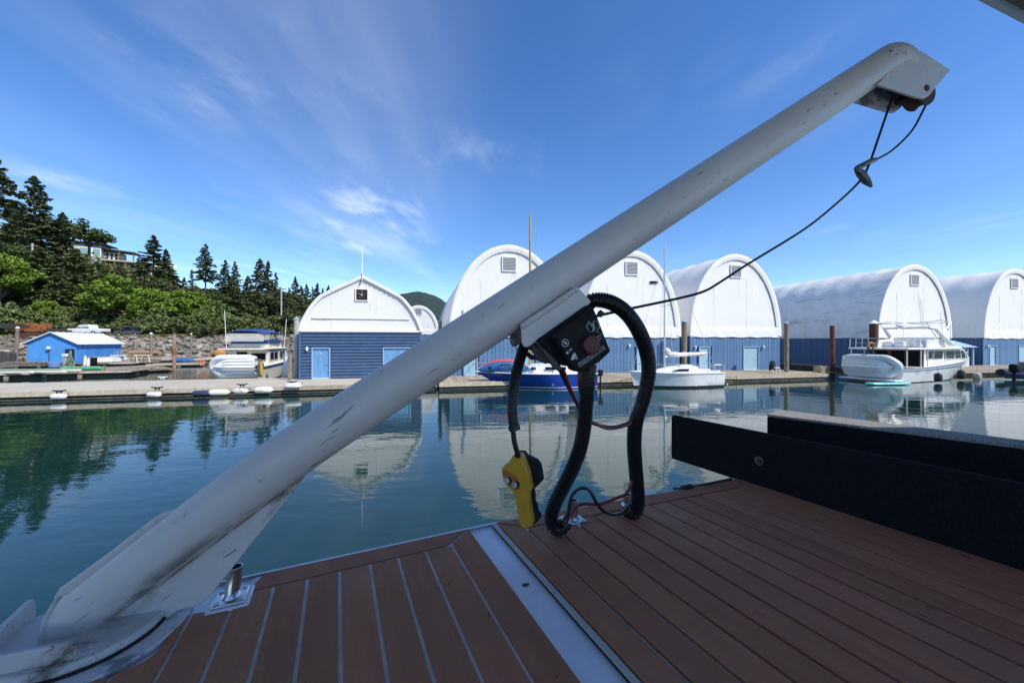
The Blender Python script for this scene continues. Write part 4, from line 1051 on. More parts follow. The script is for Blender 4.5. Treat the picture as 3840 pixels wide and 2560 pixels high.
# upturned skiff and tyre
sk = thing('skiff', 'white skiff lying upside down beside the blue shed', 'skiff', onf(378, 1356, .5), R(14))
rw = []
for i in range(13):
    k = i / 12; w_ = .75 * (1 - max(0, (k - .4) / .6) ** 2.4) + .02; h_ = .62 - .12 * k
    rw.append([Vector((1.6 - 3.2 * k, -w_, 0)), Vector((1.6 - 3.2 * k, -w_ * .8, h_ * .8)), Vector((1.6 - 3.2 * k, 0, h_)), Vector((1.6 - 3.2 * k, w_ * .8, h_ * .8)), Vector((1.6 - 3.2 * k, w_, 0))])
h = MB(); h.loft(rw, caps=True); h.build('hull', 'gelcoat', sk); MB().bb(-.9, 1.4, -.03, .03, .6, .66).build('keel', 'pale_wood', sk)
ty = thing('tyre', 'black tyre lying in front of a white bench', 'tyre', onf(424, 1352, .5), 0)
MB().tube(smooth_path([(.42 * math.cos(a), .42 * math.sin(a), .14) for a in np.linspace(0, 2 * math.pi, 13)], 2), .15, 8).build('ring', 'black_rubber', ty)
bnch = thing('bench', 'white bench with a wire crate on top behind the tyre', 'bench', onf(428, 1350, .5) + Vector((0, .7, 0)), R(15))
MB().bb(-.9, .9, -.25, .25, .55, .65).build('seat', 'white_paint', bnch)
for x in (-.7, .7): MB().bb(x - .05, x + .05, -.2, .2, 0, .55).build('leg', 'white_paint', bnch)
wc = MB()
for z in (.68, .95, 1.2):
    for (a, c) in (((-.4, -.22), (.4, -.22)), ((.4, -.22), (.4, .22)), ((.4, .22), (-.4, .22)), ((-.4, .22), (-.4, -.22))): wc.tube([(*a, z), (*c, z)], .025, 5)
for x in (-.4, 0, .4):
    for y in (-.22, .22): wc.tube([(x, y, .66), (x, y, 1.2)], .025, 5)
wc.build('wire_crate', 'alloy', bnch)
# green boom pontoon, green rail timbers
mat('boom_green', (.05, .32, .16), .55, col2=(.07, .40, .22), nscale=2); mat('moss_green', (.24, .32, .20), .8, col2=(.32, .36, .24), nscale=2)
gp = thing('boom_log', 'bright green trough lying on the float right of the net', 'pontoon', onf(308, 1388, .45), R(3))
b = MB(); b.tube([(-1.7, 0, .16), (1.7, 0, .16)], .16, 10); b.build('shell', 'boom_green', gp); MB().bb(-1.5, 1.5, -.05, .05, .3, .36).build('lid', 'moss_green', gp)
mg = thing('mossy_beam', 'pale mossy green beam along the front of the left float', 'beam', onf(120, 1393, .45), R(2)); MB().bb(-6.0, 2.2, -.16, .16, 0, .22).build('beam', 'moss_green', mg, bevel=.03)
# white guard planks on the float front
for i, (u, v, L_, lab) in enumerate(((60, 1399, 2.6, 'white edge timber nearest the left border'), (178, 1397, 2.8, 'white edge timber in front of the blue tub'), (210, 1391, 4.0, 'cream edge timber below the pump stand'))):
    t = thing('edge_timber', lab, 'timber', onf(u, v, .45), R(2)); MB().bb(-L_ / 2, L_ / 2, -.12, .12, .0, .16).build('beam', 'cream_gelcoat', t, bevel=.02)
rbx = thing('rust_box', 'orange rusty box at the end of the left float', 'box', onf(363, 1400, .1), R(4)); MB().bb(-.75, .55, -.3, .3, -.1, .62).build('shell', 'rust_orange', rbx, bevel=.06); MB().bb(-.5, .3, -.32, -.29, .0, .22).build('opening', 'wet_wood', rbx)
# saw-horses and debris on the shore float
for i, (u, v, lab) in enumerate(((512, 1358, 'grey trestle on the shore float, left one'), (533, 1360, 'pale broken trestle on the shore float, right one'))):
    t = thing('trestle', lab, 'trestle', onf(u, v, .4), R(20 + 50 * i)); b = MB()
    for s in (-1, 1): b.tube([(-.6, s * .35, 0), (-.6, 0, .9)], .08, 6); b.tube([(.6, s * .35, 0), (.6, 0, .9)], .08, 6)
    b.tube([(-.85, 0, .9), (.85, 0, .9)], .09, 6); b.build('frame', 'old_wood' if i == 0 else 'pale_wood', t)
rl = random.Random(21)
for i in range(16):
    u, v = rl.uniform(470, 760), rl.uniform(1334, 1352)
    p = G(u, v, .5); t = thing('drift_log', 'weathered drift log lying below the boulders', 'log', p, R(rl.uniform(-25, 25)), 'drift logs along the waterline')
    l_ = rl.uniform(1.2, 4.5); r_ = rl.uniform(.12, .28); MB().tube([(-l_ / 2, 0, 0), (0, 0, .04), (l_ / 2, 0, rl.uniform(0, .25))], [r_, r_ * .95, r_ * .8], 8).build('log', 'pale_wood' if rl.random() < .6 else 'old_wood', t)
lgb = thing('drift_log', 'thick orange-brown log lying in front of the brown piling', 'log', G(540, 1331, .9), R(3)); MB().tube([(-2.0, 0, .3), (2.3, 0, .35)], [.42, .36], 12).build('log', mat('log_orange', (.40, .24, .14), .9, col2=(.28, .17, .10), nscale=3), lgb)
bt = thing('blue_skiff', 'small blue skiff upside down by the shore', 'skiff', G(688, 1352, .45), R(-10))
rw = []
for i in range(11):
    k = i / 10 * 2 - 1; w_ = .55 * (1 - k ** 4) + .02
    rw.append([Vector((k * 1.6, -w_, 0)), Vector((k * 1.6, -w_ * .7, .32)), Vector((k * 1.6, w_ * .7, .32)), Vector((k * 1.6, w_, 0))])
MB().loft(rw, caps=True).build('hull', mat('skiff_blue', (.03, .16, .42), .5), bt); MB().bb(-1.3, 1.3, -.03, .03, .3, .36).build('keel', 'navy_canvas', bt)
rg = thing('ring_buoy', 'red ring standing on the end of the log float', 'buoy', G(758, 1372, .35), R(30))
mat('ring_red', (.55, .10, .06), .5)
MB().tube(smooth_path([(.26 * math.cos(a), 0, .32 + .26 * math.sin(a)) for a in np.linspace(0, 2 * math.pi, 13)], 2), .07, 8).build('ring', 'ring_red', rg)
ot = thing('tarp_bundle', 'orange tarpaulin heap on a float beyond the dinghy', 'tarp', G(822, 1330, 1.0), 0)
mat('tarp_orange', (.50, .20, .04), .7); rn = random.Random(2); b = MB()
rows_ = []
for i in range(5):
    z = [0, .35, .6, .8, .86][i]; r_ = [.95, .98, .8, .4, .05][i]
    rows_.append([Vector((r_ * math.cos(a) * rn.uniform(.88, 1.1), .6 * r_ * math.sin(a), z * rn.uniform(.92, 1.05))) for a in np.linspace(0, 2 * math.pi, 13)[:-1]])
b.loft(rows_, closed=True).build('cloth', 'tarp_orange', ot)
pf = thing('work_float', 'white-edged float behind the cruiser dinghy', 'float', G(845, 1345, .3), R(12)); MB().bb(-3, 3.5, -.9, .9, .1, .25).build('deck', 'gelcoat', pf); MB().bb(-2.9, 3.4, -.8, .8, -.4, .09).build('hull', 'black_rubber', pf)
# rusty plates and timbers up on the bank
rp = thing('steel_plate', 'large rusty orange steel plate standing on the bank', 'steel plate', W(125, 1243, 67.5), R(4))
MB().prism([(-3.0, 0, 0), (2.7, 0, 0), (2.75, 0, 1.45), (1.9, 0, 1.50), (1.2, 0, 1.40), (.7, 0, 1.05), (.1, 0, 1.50), (-1.0, 0, 1.6), (-2.2, 0, 1.5), (-3.0, 0, 1.7)], (0, .25, 0)).build('plate', 'rust_orange', rp)
for i, (u, v, L_, lab) in enumerate(((130, 1256, 6.5, 'rusty beam just under the steel plate'), (150, 1268, 5.2, 'lower rusty beam on the boulders'), (45, 1222, 5.0, 'dark timber on the bank left of the steel plate'), (215, 1240, 4.0, 'dark timber pile between steel plate and white pickup'))):
    t = thing('beam', lab, 'beam', W(u, v, 66.4), R(3)); b = MB(); b.bb(-L_ / 2, L_ / 2, -.35, .35, -.4, .1); b.bb(-L_ / 2 + .5, L_ / 2 - .7, -.3, .3, .1, .42); b.build('beam', 'rust' if i < 2 else 'wet_wood', t)

# ---- vehicles
def pickup(label, p, rz, body, L=5.6, flip=1):
    t = thing('pickup_truck', label, 'truck', p, rz); w_ = .95
    MB().prism([(-L / 2, -w_, .45), (L / 2 - .05, -w_, .45), (L / 2, -w_, .85), (L / 2 - .35, -w_, 1.08), (L * .18, -w_, 1.15), (-L / 2, -w_, 1.12)], (0, 2 * w_, 0)).build('body', body, t, bevel=.06)
    MB().prism([(L * .20, -.82, 1.13), (L * .08, -.72, 1.78), (-L * .16, -.72, 1.82), (-L * .20, -.82, 1.13)], (0, 1.6, 0)).build('cab', body, t, bevel=.05)
    for s in (-1, 1):
        for (a, b_, c, d) in ((L * .165, L * .07, L * .045, L * .045), (L * .025, L * .025, -L * .135, -L * .165)):
            MB().prism([(a, s * .80, 1.2), (b_, s * .745, 1.70), (c, s * .745, 1.70), (d, s * .80, 1.2)] if a > .5 else [(a, s * .80, 1.2), (b_, s * .745, 1.70), (c, s * .745, 1.70), (d, s * .80, 1.2)], (0, s * .035, 0)).build('window', 'dark_glass', t)
    for x in (L * .32, -L * .30):
        for s in (-1, 1):
            wh = MB().tube([(x, s * .78, .38), (x, s * .98, .38)], .38, 14).build('wheel', 'black_rubber', t); MB().tube([(x, s * .97, .38), (x, s * .99, .38)], .2, 10).build('rim', 'alloy', wh)
    MB().bb(-L / 2 - .08, -L / 2, -.9, .9, .5, .7).build('bumper', 'alloy', t)
    MB().bb(-L / 2 + .1, -L * .22, -.8, .8, 1.0, 1.16).build('load_bed', 'black_rubber', t)
    for s in (-1, 1): MB().ell((L / 2 - .06, s * .7, .82), .08, .14, .1).build('headlight', 'gelcoat', t)
    return t
mat('truck_white', (.78, .78, .77), .3, coat=.5); mat('truck_dark', (.012, .014, .03), .3, coat=.5)
tw = W(328, 1256, 68); pickup('white pickup truck parked behind the blue shed roof', tw, R(184), 'truck_white', 6.0)
mat('trailer_white', (.75, .75, .74), .5)
td = W(497, 1263, 68.3); pickup('dark pickup truck parked under the bushes', td, R(-4), 'truck_dark', 5.0)
tr = thing('camper', 'white camper roof showing above the bushes', 'camper', W(812, 1222, 84), R(5)); MB().bb(-1.5, 1.6, -.9, .9, 0, 1.4).build('body', 'truck_white', tr, bevel=.2); MB().bb(-1.0, 1.0, -.92, -.9, .5, .9).build('window', 'dark_glass', tr)

# ---- house on the hill
hx = W(330, 985, 128)
hs = thing('hill_house', 'green-grey house with white window trim high on the hill', 'house', (hx.x, hx.y, hx.z - 1.5), R(28))
mat('house_green', (.25, .31, .27), .7); mat('house_roof', (.045, .035, .035), .7); mat('house_wood', (.20, .085, .045), .6); mat('house_glass', (.25, .38, .36), .15)
MB().bb(-5, 3.2, 0, 8, 0, 8.0).build('wall', 'house_green', hs)
MB().bb(3.2, 7.0, 2.0, 8, 0, 6.2).build('wall', 'house_green', hs)
MB().prism([(-6, -1.0, 8.0), (4.6, -1.0, 7.7), (4.6, 9, 8.3), (-6, 9, 8.6)], (0, 0, .4)).build('roof', 'house_roof', hs)
MB().prism([(3.3, .2, 6.5), (11.5, .0, 5.9), (11.5, 8.5, 6.3), (3.3, 8.5, 6.9)], (0, 0, .35)).build('porch_roof', 'house_roof', hs)
for (x0, x1, z0, z1) in ((-4.3, -2.4, 4.0, 6.2), (-2.0, .8, 4.0, 6.4), (1.2, 2.9, 3.9, 6.3), (1.3, 2.8, 6.9, 7.8), (-3, .6, 6.9, 7.8), (-2.5, .2, .9, 2.6), (1.2, 2.8, .6, 2.4)):
    wn_ = MB().bb(x0 - .22, x1 + .22, -.08, -.01, z0 - .22, z1 + .22).build('window', 'white_paint', hs); MB().bb(x0, x1, -.12, -.07, z0, z1).build('pane', 'house_glass', wn_)
for k in range(3):
    wn_ = MB().bb(3.5 + k * 1.15, 4.5 + k * 1.15, 1.92, 1.99, 3.3, 5.6).build('window', 'white_paint', hs); MB().bb(3.7 + k * 1.15, 4.3 + k * 1.15, 1.86, 1.93, 3.5, 5.4).build('pane', 'dark_glass', wn_)
MB().bb(2.8, 15.5, -.4, 7, 2.6, 3.1).build('balcony', 'pile_pale', hs)
for x in (6.3, 9.0, 13.5): MB().bb(x, x + .4, -.2, .2, -3, 2.6).build('post', 'house_wood', hs)
for x in (7.4, 11.0): MB().bb(x, x + .3, .2, .5, 3.1, 6.1).build('post', 'house_wood', hs)
MB().bb(5, 17.5, 4.0, 4.3, -3, 2.5).build('garden_wall', 'white_paint', hs)
b = MB(); b.tube([(3.2, -.3, 4.1), (15.4, -.3, 4.1)], .05, 5)
for k in range(10): b.tube([(3.3 + k * 1.33, -.3, 3.1), (3.3 + k * 1.33, -.3, 4.1)], .04, 5)
b.build('railing', 'pile_pale', hs)
MB().bb(14, 22, 4.0, 4.4, 2.0, 3.6).build('garden_wall', 'white_paint', hs)
up = thing('utility_pole', 'pale utility pole with a box among the trees on the left', 'pole', W(122, 1010, 92)); MB().tube([(0, 0, -3), (0, 0, 6.2)], .2, 8).build('shaft', 'pile_pale', up); MB().bb(-.1, .5, -.3, .3, 2.6, 3.6).build('transformer', 'pile_pale', up); MB().bb(-1.2, 1.2, -.08, .08, 5.5, 5.7).build('cross_arm', 'pile_wood', up)
up2 = thing('utility_pole', 'grey utility pole right of the red piling trees', 'pole', W(1055, 1215, 88)); MB().tube([(0, 0, -1), (0, 0, 8.5)], .16, 8).build('shaft', 'pile_pale', up2); MB().bb(-1.1, 1.1, -.08, .08, 7.9, 8.1).build('cross_arm', 'pile_wood', up2)

# ================================================================== TREES
def leafmat(name, c, c2, isl=.35, nscale=.35, tr=.25):
    m = mat(name, c, .7, spec=.25, col2=c2, nscale=nscale, island=isl)
    b = m.node_tree.nodes['Principled BSDF']
    return m
leafmat('fir_needles', (.070, .095, .045), (.12, .15, .062)); leafmat('cedar_needles', (.075, .105, .034), (.12, .15, .050))
leafmat('maple_leaves', (.095, .165, .018), (.17, .25, .030)); leafmat('alder_leaves', (.080, .115, .028), (.125, .16, .046)); leafmat('arbutus_leaves', (.05, .085, .025), (.09, .13, .04))
mat('bark', (.13, .10, .075), .9, col2=(.07, .055, .04), nscale=3, stretch=(2, 2, .3))
def rand_frames(rng, n, flat=0.0):
    a = rng.normal(size=(n, 3)); a[:, 2] *= (1 - flat); a /= np.linalg.norm(a, axis=1)[:, None]
    b = rng.normal(size=(n, 3)); b[:, 2] *= (1 - flat * .6); b -= a * (a * b).sum(1)[:, None]; b /= np.linalg.norm(b, axis=1)[:, None]
    return a, b
def conifer_meshes(seed, h=20., r=4.2, bare=.12, nb=150, droop=.25, per=20, sz=.36, pow_=.85, ragged=.3):
    rng = np.random.default_rng(seed); C, A, B = [], [], []
    for i in range(nb):
        t = bare + (1 - bare) * ((i + rng.random()) / nb) ** 1.05
        z = t * h; k = (t - bare) / (1 - bare)
        Rr = r * ((1 - k) ** pow_ * (1 - .25 * math.exp(-k * 9)) + .035) * (1 - ragged + 2 * ragged * rng.random())
        az = rng.random() * 2 * math.pi; d = np.array([math.cos(az), math.sin(az), 0]); side = np.array([-d[1], d[0], 0])
        rise = (.28 * k - droop * (1 - k)) * Rr
        m = max(8, int(per * 1.7 * (Rr / r) ** .75 + 6))
        s = np.sqrt(rng.random(m)) * .95 + .05
        c = d[None] * (s * Rr)[:, None] + side[None] * (rng.normal(size=m) * .16 * Rr * (1.15 - s))[:, None]
        c[:, 2] = z + rise * s ** 1.4 + rng.normal(size=m) * .10 - .10 * s * Rr * .2
        L_ = sz * (.55 + .7 * rng.random(m)) * (.65 + .35 * (1 - k))
        dirs = d[None] * .8 + side[None] * (rng.normal(size=m) * .7)[:, None] + np.array([0, 0, -.25])[None] + rng.normal(size=(m, 3)) * .2
        dirs /= np.linalg.norm(dirs, axis=1)[:, None]
        nb_ = np.cross(dirs, rng.normal(size=(m, 3)) * .55 + np.array([0, 0, 1.0])); nb_ /= np.linalg.norm(nb_, axis=1)[:, None]
        C.append(c); A.append(dirs * L_[:, None]); B.append(nb_ * (L_ * .42)[:, None])
    me = quads_mesh('crown', np.concatenate(C), np.concatenate(A), np.concatenate(B))
    tm = MB().tube([(0, 0, -1.5), (0.1, 0, h * .3), (0, .05, h * .7), (0, 0, h * .985)], [r * .085, r * .065, r * .035, .03], 8)
    rg = random.Random(seed)
    for k in range(16):
        t = rg.uniform(max(.06, bare * .6), .75); a = rg.uniform(0, 6.28); l_ = r * (1 - t) * .7; tm.tube([(0, 0, t * h), (math.cos(a) * l_, math.sin(a) * l_, t * h + l_ * .1)], [.07, .02], 4)
    return me, tm.mesh('trunk')
def broad_meshes(seed, rx=4.0, rz=3.6, h0=3.0, clumps=60, leaves=75, cr=1.05, sz=.21, flat=.15, limbs=9, shell=.55):
    rng = np.random.default_rng(seed); C, A, B = [], [], []; cents = []
    for i in range(clumps):
        v = rng.normal(size=3); v /= np.linalg.norm(v); rad = shell + (1 - shell) * rng.random() ** .5
        if v[2] < -.55: v[2] *= .5
        lump = 1 + .18 * math.sin(3.1 * math.atan2(v[1], v[0]) + seed) + .12 * rng.normal()
        c = v * np.array([rx, rx, rz]) * rad * lump; c[2] += h0 + rz * .8; cents.append(c)
        n = int(leaves * rng.uniform(.6, 1.25)); q = rng.normal(size=(n, 3)); q /= np.linalg.norm(q, axis=1)[:, None]
        q *= (cr * rng.uniform(.65, 1.2) * rng.random(n) ** .35)[:, None]; q[:, 2] *= (1 - flat)
        a, b = rand_frames(rng, n, .35); L_ = sz * rng.uniform(.6, 1.3, n)
        C.append(c + q); A.append(a * L_[:, None]); B.append(b * (L_ * .65)[:, None])
    me = quads_mesh('crown', np.concatenate(C), np.concatenate(A), np.concatenate(B))
    tm = MB(); tm.tube([(0, 0, -1), (0.1, 0, h0 * .6), (0, 0, h0 + rz * .6)], [rx * .07, rx * .055, rx * .03], 8)
    for c in cents[::max(1, len(cents) // limbs)]: tm.tube([(0, 0, h0 * .7), (c[0] * .5, c[1] * .5, h0 * .7 + (c[2] - h0 * .7) * .6), tuple(c)], [rx * .035, rx * .02, .02], 5)
    return me, tm.mesh('trunk')
FIR = [conifer_meshes(1, nb=230, per=26, r=4.6, droop=.18), conifer_meshes(2, nb=190, per=24, r=3.6, bare=.22, droop=.20, ragged=.42), conifer_meshes(3, nb=170, per=22, r=3.3, bare=.34, droop=.15, ragged=.5), conifer_meshes(4, nb=210, per=24, r=3.4, droop=.22), conifer_meshes(14, nb=130, per=18, r=2.7, bare=.15, ragged=.4)]
CED = [conifer_meshes(5, h=14, nb=230, per=30, r=4.8, bare=.03, droop=.42, pow_=.6, sz=.38), conifer_meshes(6, h=14, nb=230, per=30, r=4.2, bare=.02, droop=.36, pow_=.7, sz=.38)]
MAP = [broad_meshes(21, clumps=95, leaves=170, sz=.18), broad_meshes(22, rx=3.4, rz=3.6, clumps=85, leaves=170, sz=.18)]
ARB = [broad_meshes(31, rx=5.2, rz=2.6, h0=5.5, clumps=46, leaves=85, flat=.45, cr=1.3, sz=.24, limbs=14, shell=.3)]
SHR = [broad_meshes(41, rx=2.6, rz=1.5, h0=.2, clumps=50, leaves=110, cr=.8, sz=.15), broad_meshes(42, rx=2.2, rz=1.7, h0=.2, clumps=46, leaves=110, cr=.8, sz=.15), broad_meshes(43, rx=3.0, rz=1.3, h0=.1, clumps=50, leaves=110, cr=.8, sz=.15)]
def tree(name, pair, u, v_top, Y, hpx, label, m, h_mesh, group=None, wide=1.0, cat='tree', seed=0):
    """tree whose top shows at (u, v_top) when standing Y metres away, hpx tall in the photo"""
    top = W(u, v_top, Y); h = hpx / F * Y; s = h / h_mesh
    t = thing(name, label, cat, (top.x, top.y, top.z - h), seed * 1.37, group)
    t.scale = (s * wide, s * wide, s)
    link('crown', pair[0], m, t)
    link('trunk', pair[1], 'bark', t)
    return t
big = [  # u, v_top, Y, height px, mesh, width, label
    (-15, 596, 100, 520, 0, 1.05, 'tall dark fir cut by the left edge'), (130, 662, 104, 440, 0, 1.18, 'broad dark fir with pointed top, second from the left edge'),
    (62, 790, 96, 300, 1, 1.25, 'ragged dark fir between the two tallest firs'), (235, 800, 108, 300, 1, 1.3, 'dark fir just left of the hill house'),
    (575, 883, 118, 250, 2, 1.35, 'dark ragged fir right of the hill house'), (622, 935, 121, 180, 1, 1.2, 'shorter fir leaning on the ragged fir right of the house'),
    (520, 960, 122, 120, 4, 1.4, 'small fir below the hill house balcony'),
    (772, 915, 105, 205, 2, 1.15, 'lone fir with a long bare trunk'), (845, 976, 112, 190, 2, 1.1, 'thin ragged fir right of the lone bare-trunked fir'), (880, 980, 114, 170, 2, .9, 'second thin fir of the ragged pair'),
    (975, 972, 106, 240, 1, 1.2, 'dense fir with twin tops in the middle of the wood'), (1005, 980, 109, 230, 3, 1.0, 'narrow fir behind the twin-topped fir'), (930, 1035, 103, 190, 0, 1.1, 'wide fir left of the twin-topped fir'),
    (1035, 1022, 112, 190, 4, 1.1, 'slim pointed fir right of the twin-topped fir'), (1108, 1040, 110, 170, 3, 1.2, 'bushy fir above the cruiser canopy'), (1060, 1100, 96, 150, 0, 1.2, 'low wide fir behind the flybridge cruiser'),
]
for i, (u, v, Y, hp, k, wd, lab) in enumerate(big): tree('fir_tree', FIR[k], u, v, Y, hp, lab, 'fir_needles', 20., 'firs on the hillside', wd, seed=i)
for i, (u, v) in enumerate(((1150, 1066), (1172, 1075), (1190, 1062), (1210, 1080), (1232, 1070), (1262, 1085), (1130, 1072), (1085, 1078), (1290, 1092), (720, 1010), (690, 1040))):
    tree('fir_tree', FIR[4 if i % 2 else 3], u, v, 150, 110, 'small far fir in the row above the pointed boathouse' if u > 1000 else 'small fir on the ridge behind the bare-trunked fir', 'fir_needles', 20., 'far firs on the ridge' if u > 1000 else 'ridge firs left', 1.3, seed=i * 3)
ced = [(150, 930, 86, 235, 0, 1.15, 'wide drooping cedar above the rusty plate'), (285, 945, 88, 230, 1, 1.2, 'drooping cedar under the hill house'), (40, 985, 84, 200, 1, 1.2, 'cedar below the tall firs on the left'), (395, 1005, 92, 180, 0, 1.0, 'olive cedar below the house balcony'),
       (505, 1035, 96, 150, 1, 1.1, 'small cedar behind the bright maple'), (880, 1075, 92, 180, 0, 1.1, 'olive cedar behind the flybridge cruiser'), (960, 1090, 90, 170, 1, 1.1, 'cedar right of the olive cedar'), (800, 1085, 94, 150, 1, .9, 'cedar under the lone bare-trunked fir'), (730, 1100, 100, 120, 0, 1.0, 'cedar between maple and bare-trunked fir'),
       (1100, 1150, 86, 110, 1, 1.2, 'low cedar beside the pale capped piling'), (220, 1020, 82, 190, 1, 1.2, 'front cedar in the dark clump left of the maple'), (640, 1010, 112, 130, 0, 1.3, 'cedar filling the slope right of the ragged fir'), (450, 1000, 112, 110, 1, 1.2, 'cedar on the slope under the balcony posts'), (1170, 1120, 110, 120, 0, 1.4, 'cedar mass just left of the pointed roof')]
for i, (u, v, Y, hp, k, wd, lab) in enumerate(ced): tree('cedar_tree', CED[k], u, v, Y, hp, lab, 'cedar_needles', 14., 'cedars on the lower slope', wd, seed=i + 20)
for (u, v, Y, hp, lab, i) in ((215, 800, 112, 190, 'spreading arbutus with pale limbs left of the house', 1), (335, 838, 116, 140, 'flat-topped arbutus in front of the house', 2), (40, 905, 92, 130, 'grey-limbed arbutus below the left firs', 3)):
    tree('arbutus_tree', ARB[0], u, v, Y, hp, lab, 'arbutus_leaves', 11.0, 'arbutus trees', 1.0, seed=i)
for (u, v, Y, hp, k, wd, lab, i) in ((432, 1045, 76, 180, 0, 1.12, 'bright yellow-green maple above the dark pickup', 1), (690, 1088, 77, 165, 1, 1.10, 'bright green maple left of the flybridge cruiser', 4), (585, 1098, 78, 155, 0, 1.05, 'darker green maple between the two bright ones', 2), (2, 955, 78, 210, 1, 1.0, 'pale green maple cut by the left edge', 3), (180, 1128, 76, 100, 1, 1.0, 'small round maple behind the rusty plate', 5)):
    tree('maple_tree', MAP[k], u, v, Y, hp, lab, 'maple_leaves', 9.6 if k == 0 else 9.6, 'broadleaf trees', wd, seed=i)
rf_ = random.Random(31)
OLV = [(p[0].copy(), p[1]) for p in MAP]; [p[0].materials.clear() for p in OLV]; leafmat('oak_leaves', (.050, .066, .026), (.095, .105, .042), .4, .25)
for i in range(22):
    u = 455 + i * 33 + rf_.uniform(-10, 10); Y = rf_.uniform(96, 122)
    vt = float(np.interp(u, [455, 640, 900, 1180], [1042, 1066, 1100, 1128])) + rf_.uniform(-18, 18)
    tree('oak_tree', OLV[i % 2], u, vt, Y, rf_.uniform(115, 150), 'olive-green broadleaf tree filling the slope between the firs', 'oak_leaves', 9.6, 'olive broadleaf trees on the slope', rf_.uniform(.95, 1.25), seed=i + 50)
rs = random.Random(17)
leafmat('bramble_leaves', (.060, .080, .026), (.12, .125, .050), .4, .2); leafmat('willow_leaves', (.095, .135, .040), (.15, .185, .065), .35, .3)
SHM = {}
for i in range(46):
    u = -30 + i * 26 + rs.uniform(-12, 12); Y = rs.uniform(72, 80) if i % 2 else rs.uniform(69.5, 73)
    if 230 < u < 420 and Y < 74: Y = rs.uniform(75, 80)
    if 440 < u < 560 and Y < 75: Y = rs.uniform(75.5, 80)
    x = (u - CX) / F * Y; s = rs.uniform(.85, 1.45)
    t = thing('shrub', 'leafy green shrub in the thicket above the boulder bank', 'shrub', (x, Y, ground_z(x, Y) - .3), rs.uniform(0, 6), 'shrubs along the top of the bank'); t.scale = (s, s, s * rs.uniform(.8, 1.25))
    pr_ = SHR[i % 3]
    mm_ = ('alder_leaves', 'bramble_leaves', 'alder_leaves', 'willow_leaves', 'bramble_leaves')[i * 7 % 5]
    if (i % 3, mm_) not in SHM: SHM[(i % 3, mm_)] = pr_[0].copy()
    t['label'] = {'alder_leaves': 'mid green leafy shrub in the thicket above the boulder bank', 'bramble_leaves': 'dull olive bramble shrub in the thicket above the boulder bank', 'willow_leaves': 'pale green shrub in the thicket above the boulder bank'}[mm_]; t['group'] = mm_.split('_')[0] + ' shrubs along the top of the bank'
    link('crown', SHM[(i % 3, mm_)], mm_, t); link('trunk', pr_[1], 'bark', t)
# undergrowth over the slope
rng = np.random.default_rng(5); C, A, B = [], [], []
for i in range(2600):
    r_ = rng.uniform(-1.42, -.25); y = rng.uniform(78, 146); x = r_ * y; z = ground_z(x, y); n = 34; s = rng.uniform(.9, 2.0)
    q = rng.normal(size=(n, 3)) * np.array([s, s, s * .55]); q[:, 2] = np.abs(q[:, 2]); a, b = rand_frames(rng, n, .3); L_ = .27 * rng.uniform(.6, 1.4, n)
    C.append(np.array([x, y, z]) + q); A.append(a * L_[:, None]); B.append(b * (L_ * .7)[:, None])
leafmat('undergrowth_leaves', (.070, .095, .026), (.13, .135, .048), .4, .06)
o = link('undergrowth', quads_mesh('undergrowth', np.concatenate(C), np.concatenate(A), np.concatenate(B)), 'undergrowth_leaves'); tag(o, 'low undergrowth covering the hillside between the trees', 'undergrowth', kind='stuff')
# grass strip above the bank
C, A, B = [], [], []
n = 9000; x = rng.uniform(-115, -30, n); y = rng.uniform(66.3, 72, n); z = np.array([ground_z(a, b) for a, b in zip(x, y)]) + .2
a, b = rand_frames(rng, n, .0); C = np.stack([x, y, z], 1); o = link('grass', quads_mesh('grass', C, a * .22, b * .16), leafmat('grass_blades', (.12, .13, .04), (.20, .18, .07), .4, .2)); tag(o, 'rough grass along the top of the bank', 'grass', kind='stuff')
# dock fenders, cleats, posts
def dock_y(u, d):
    k = (u - CX) / F; t_ = (k * (LA.y + LN.y * d) - (LA.x + LN.x * d)) / (LE.x - k * LE.y); return LA.y + LE.y * t_ + LN.y * d
fender('white fender lying at the dock edge near the left border', 220, 1486, dock_y(220, 4.40), .15, .62, 'gelcoat', horizontal=TH)
fender('white teardrop fender at the dock edge, second from left', 578, 1479, dock_y(578, 4.40), .15, .70, 'gelcoat', horizontal=TH - .25)
fender('dark blue fender on the dock side, leftmost of a row of four', 760, 1474, dock_y(760, 4.40), .16, .95, mat('fender_navy', (.03, .045, .09), .5), horizontal=TH)
fender('cream fender next to the dark blue one', 821, 1471, dock_y(821, 4.40), .17, .98, 'cream_gelcoat', horizontal=TH)
fender('short white fender in the middle of the dock row', 903, 1466, dock_y(903, 4.40), .15, .70, 'gelcoat', horizontal=TH)
fender('long white fender, last of the dock row before the boathouse', 988, 1462, dock_y(988, 4.40), .18, .92, 'gelcoat', horizontal=TH)
fender('white fender on the dock edge in front of the pointed boathouse', 1100, 1446, dock_y(1100, 4.40), .16, .80, 'gelcoat', horizontal=TH)
fender('pale blue fender on the dock left of the blue sailboat', 1671, 1450, 25.2, .13, .55, 'cap_blue', horizontal=TH)
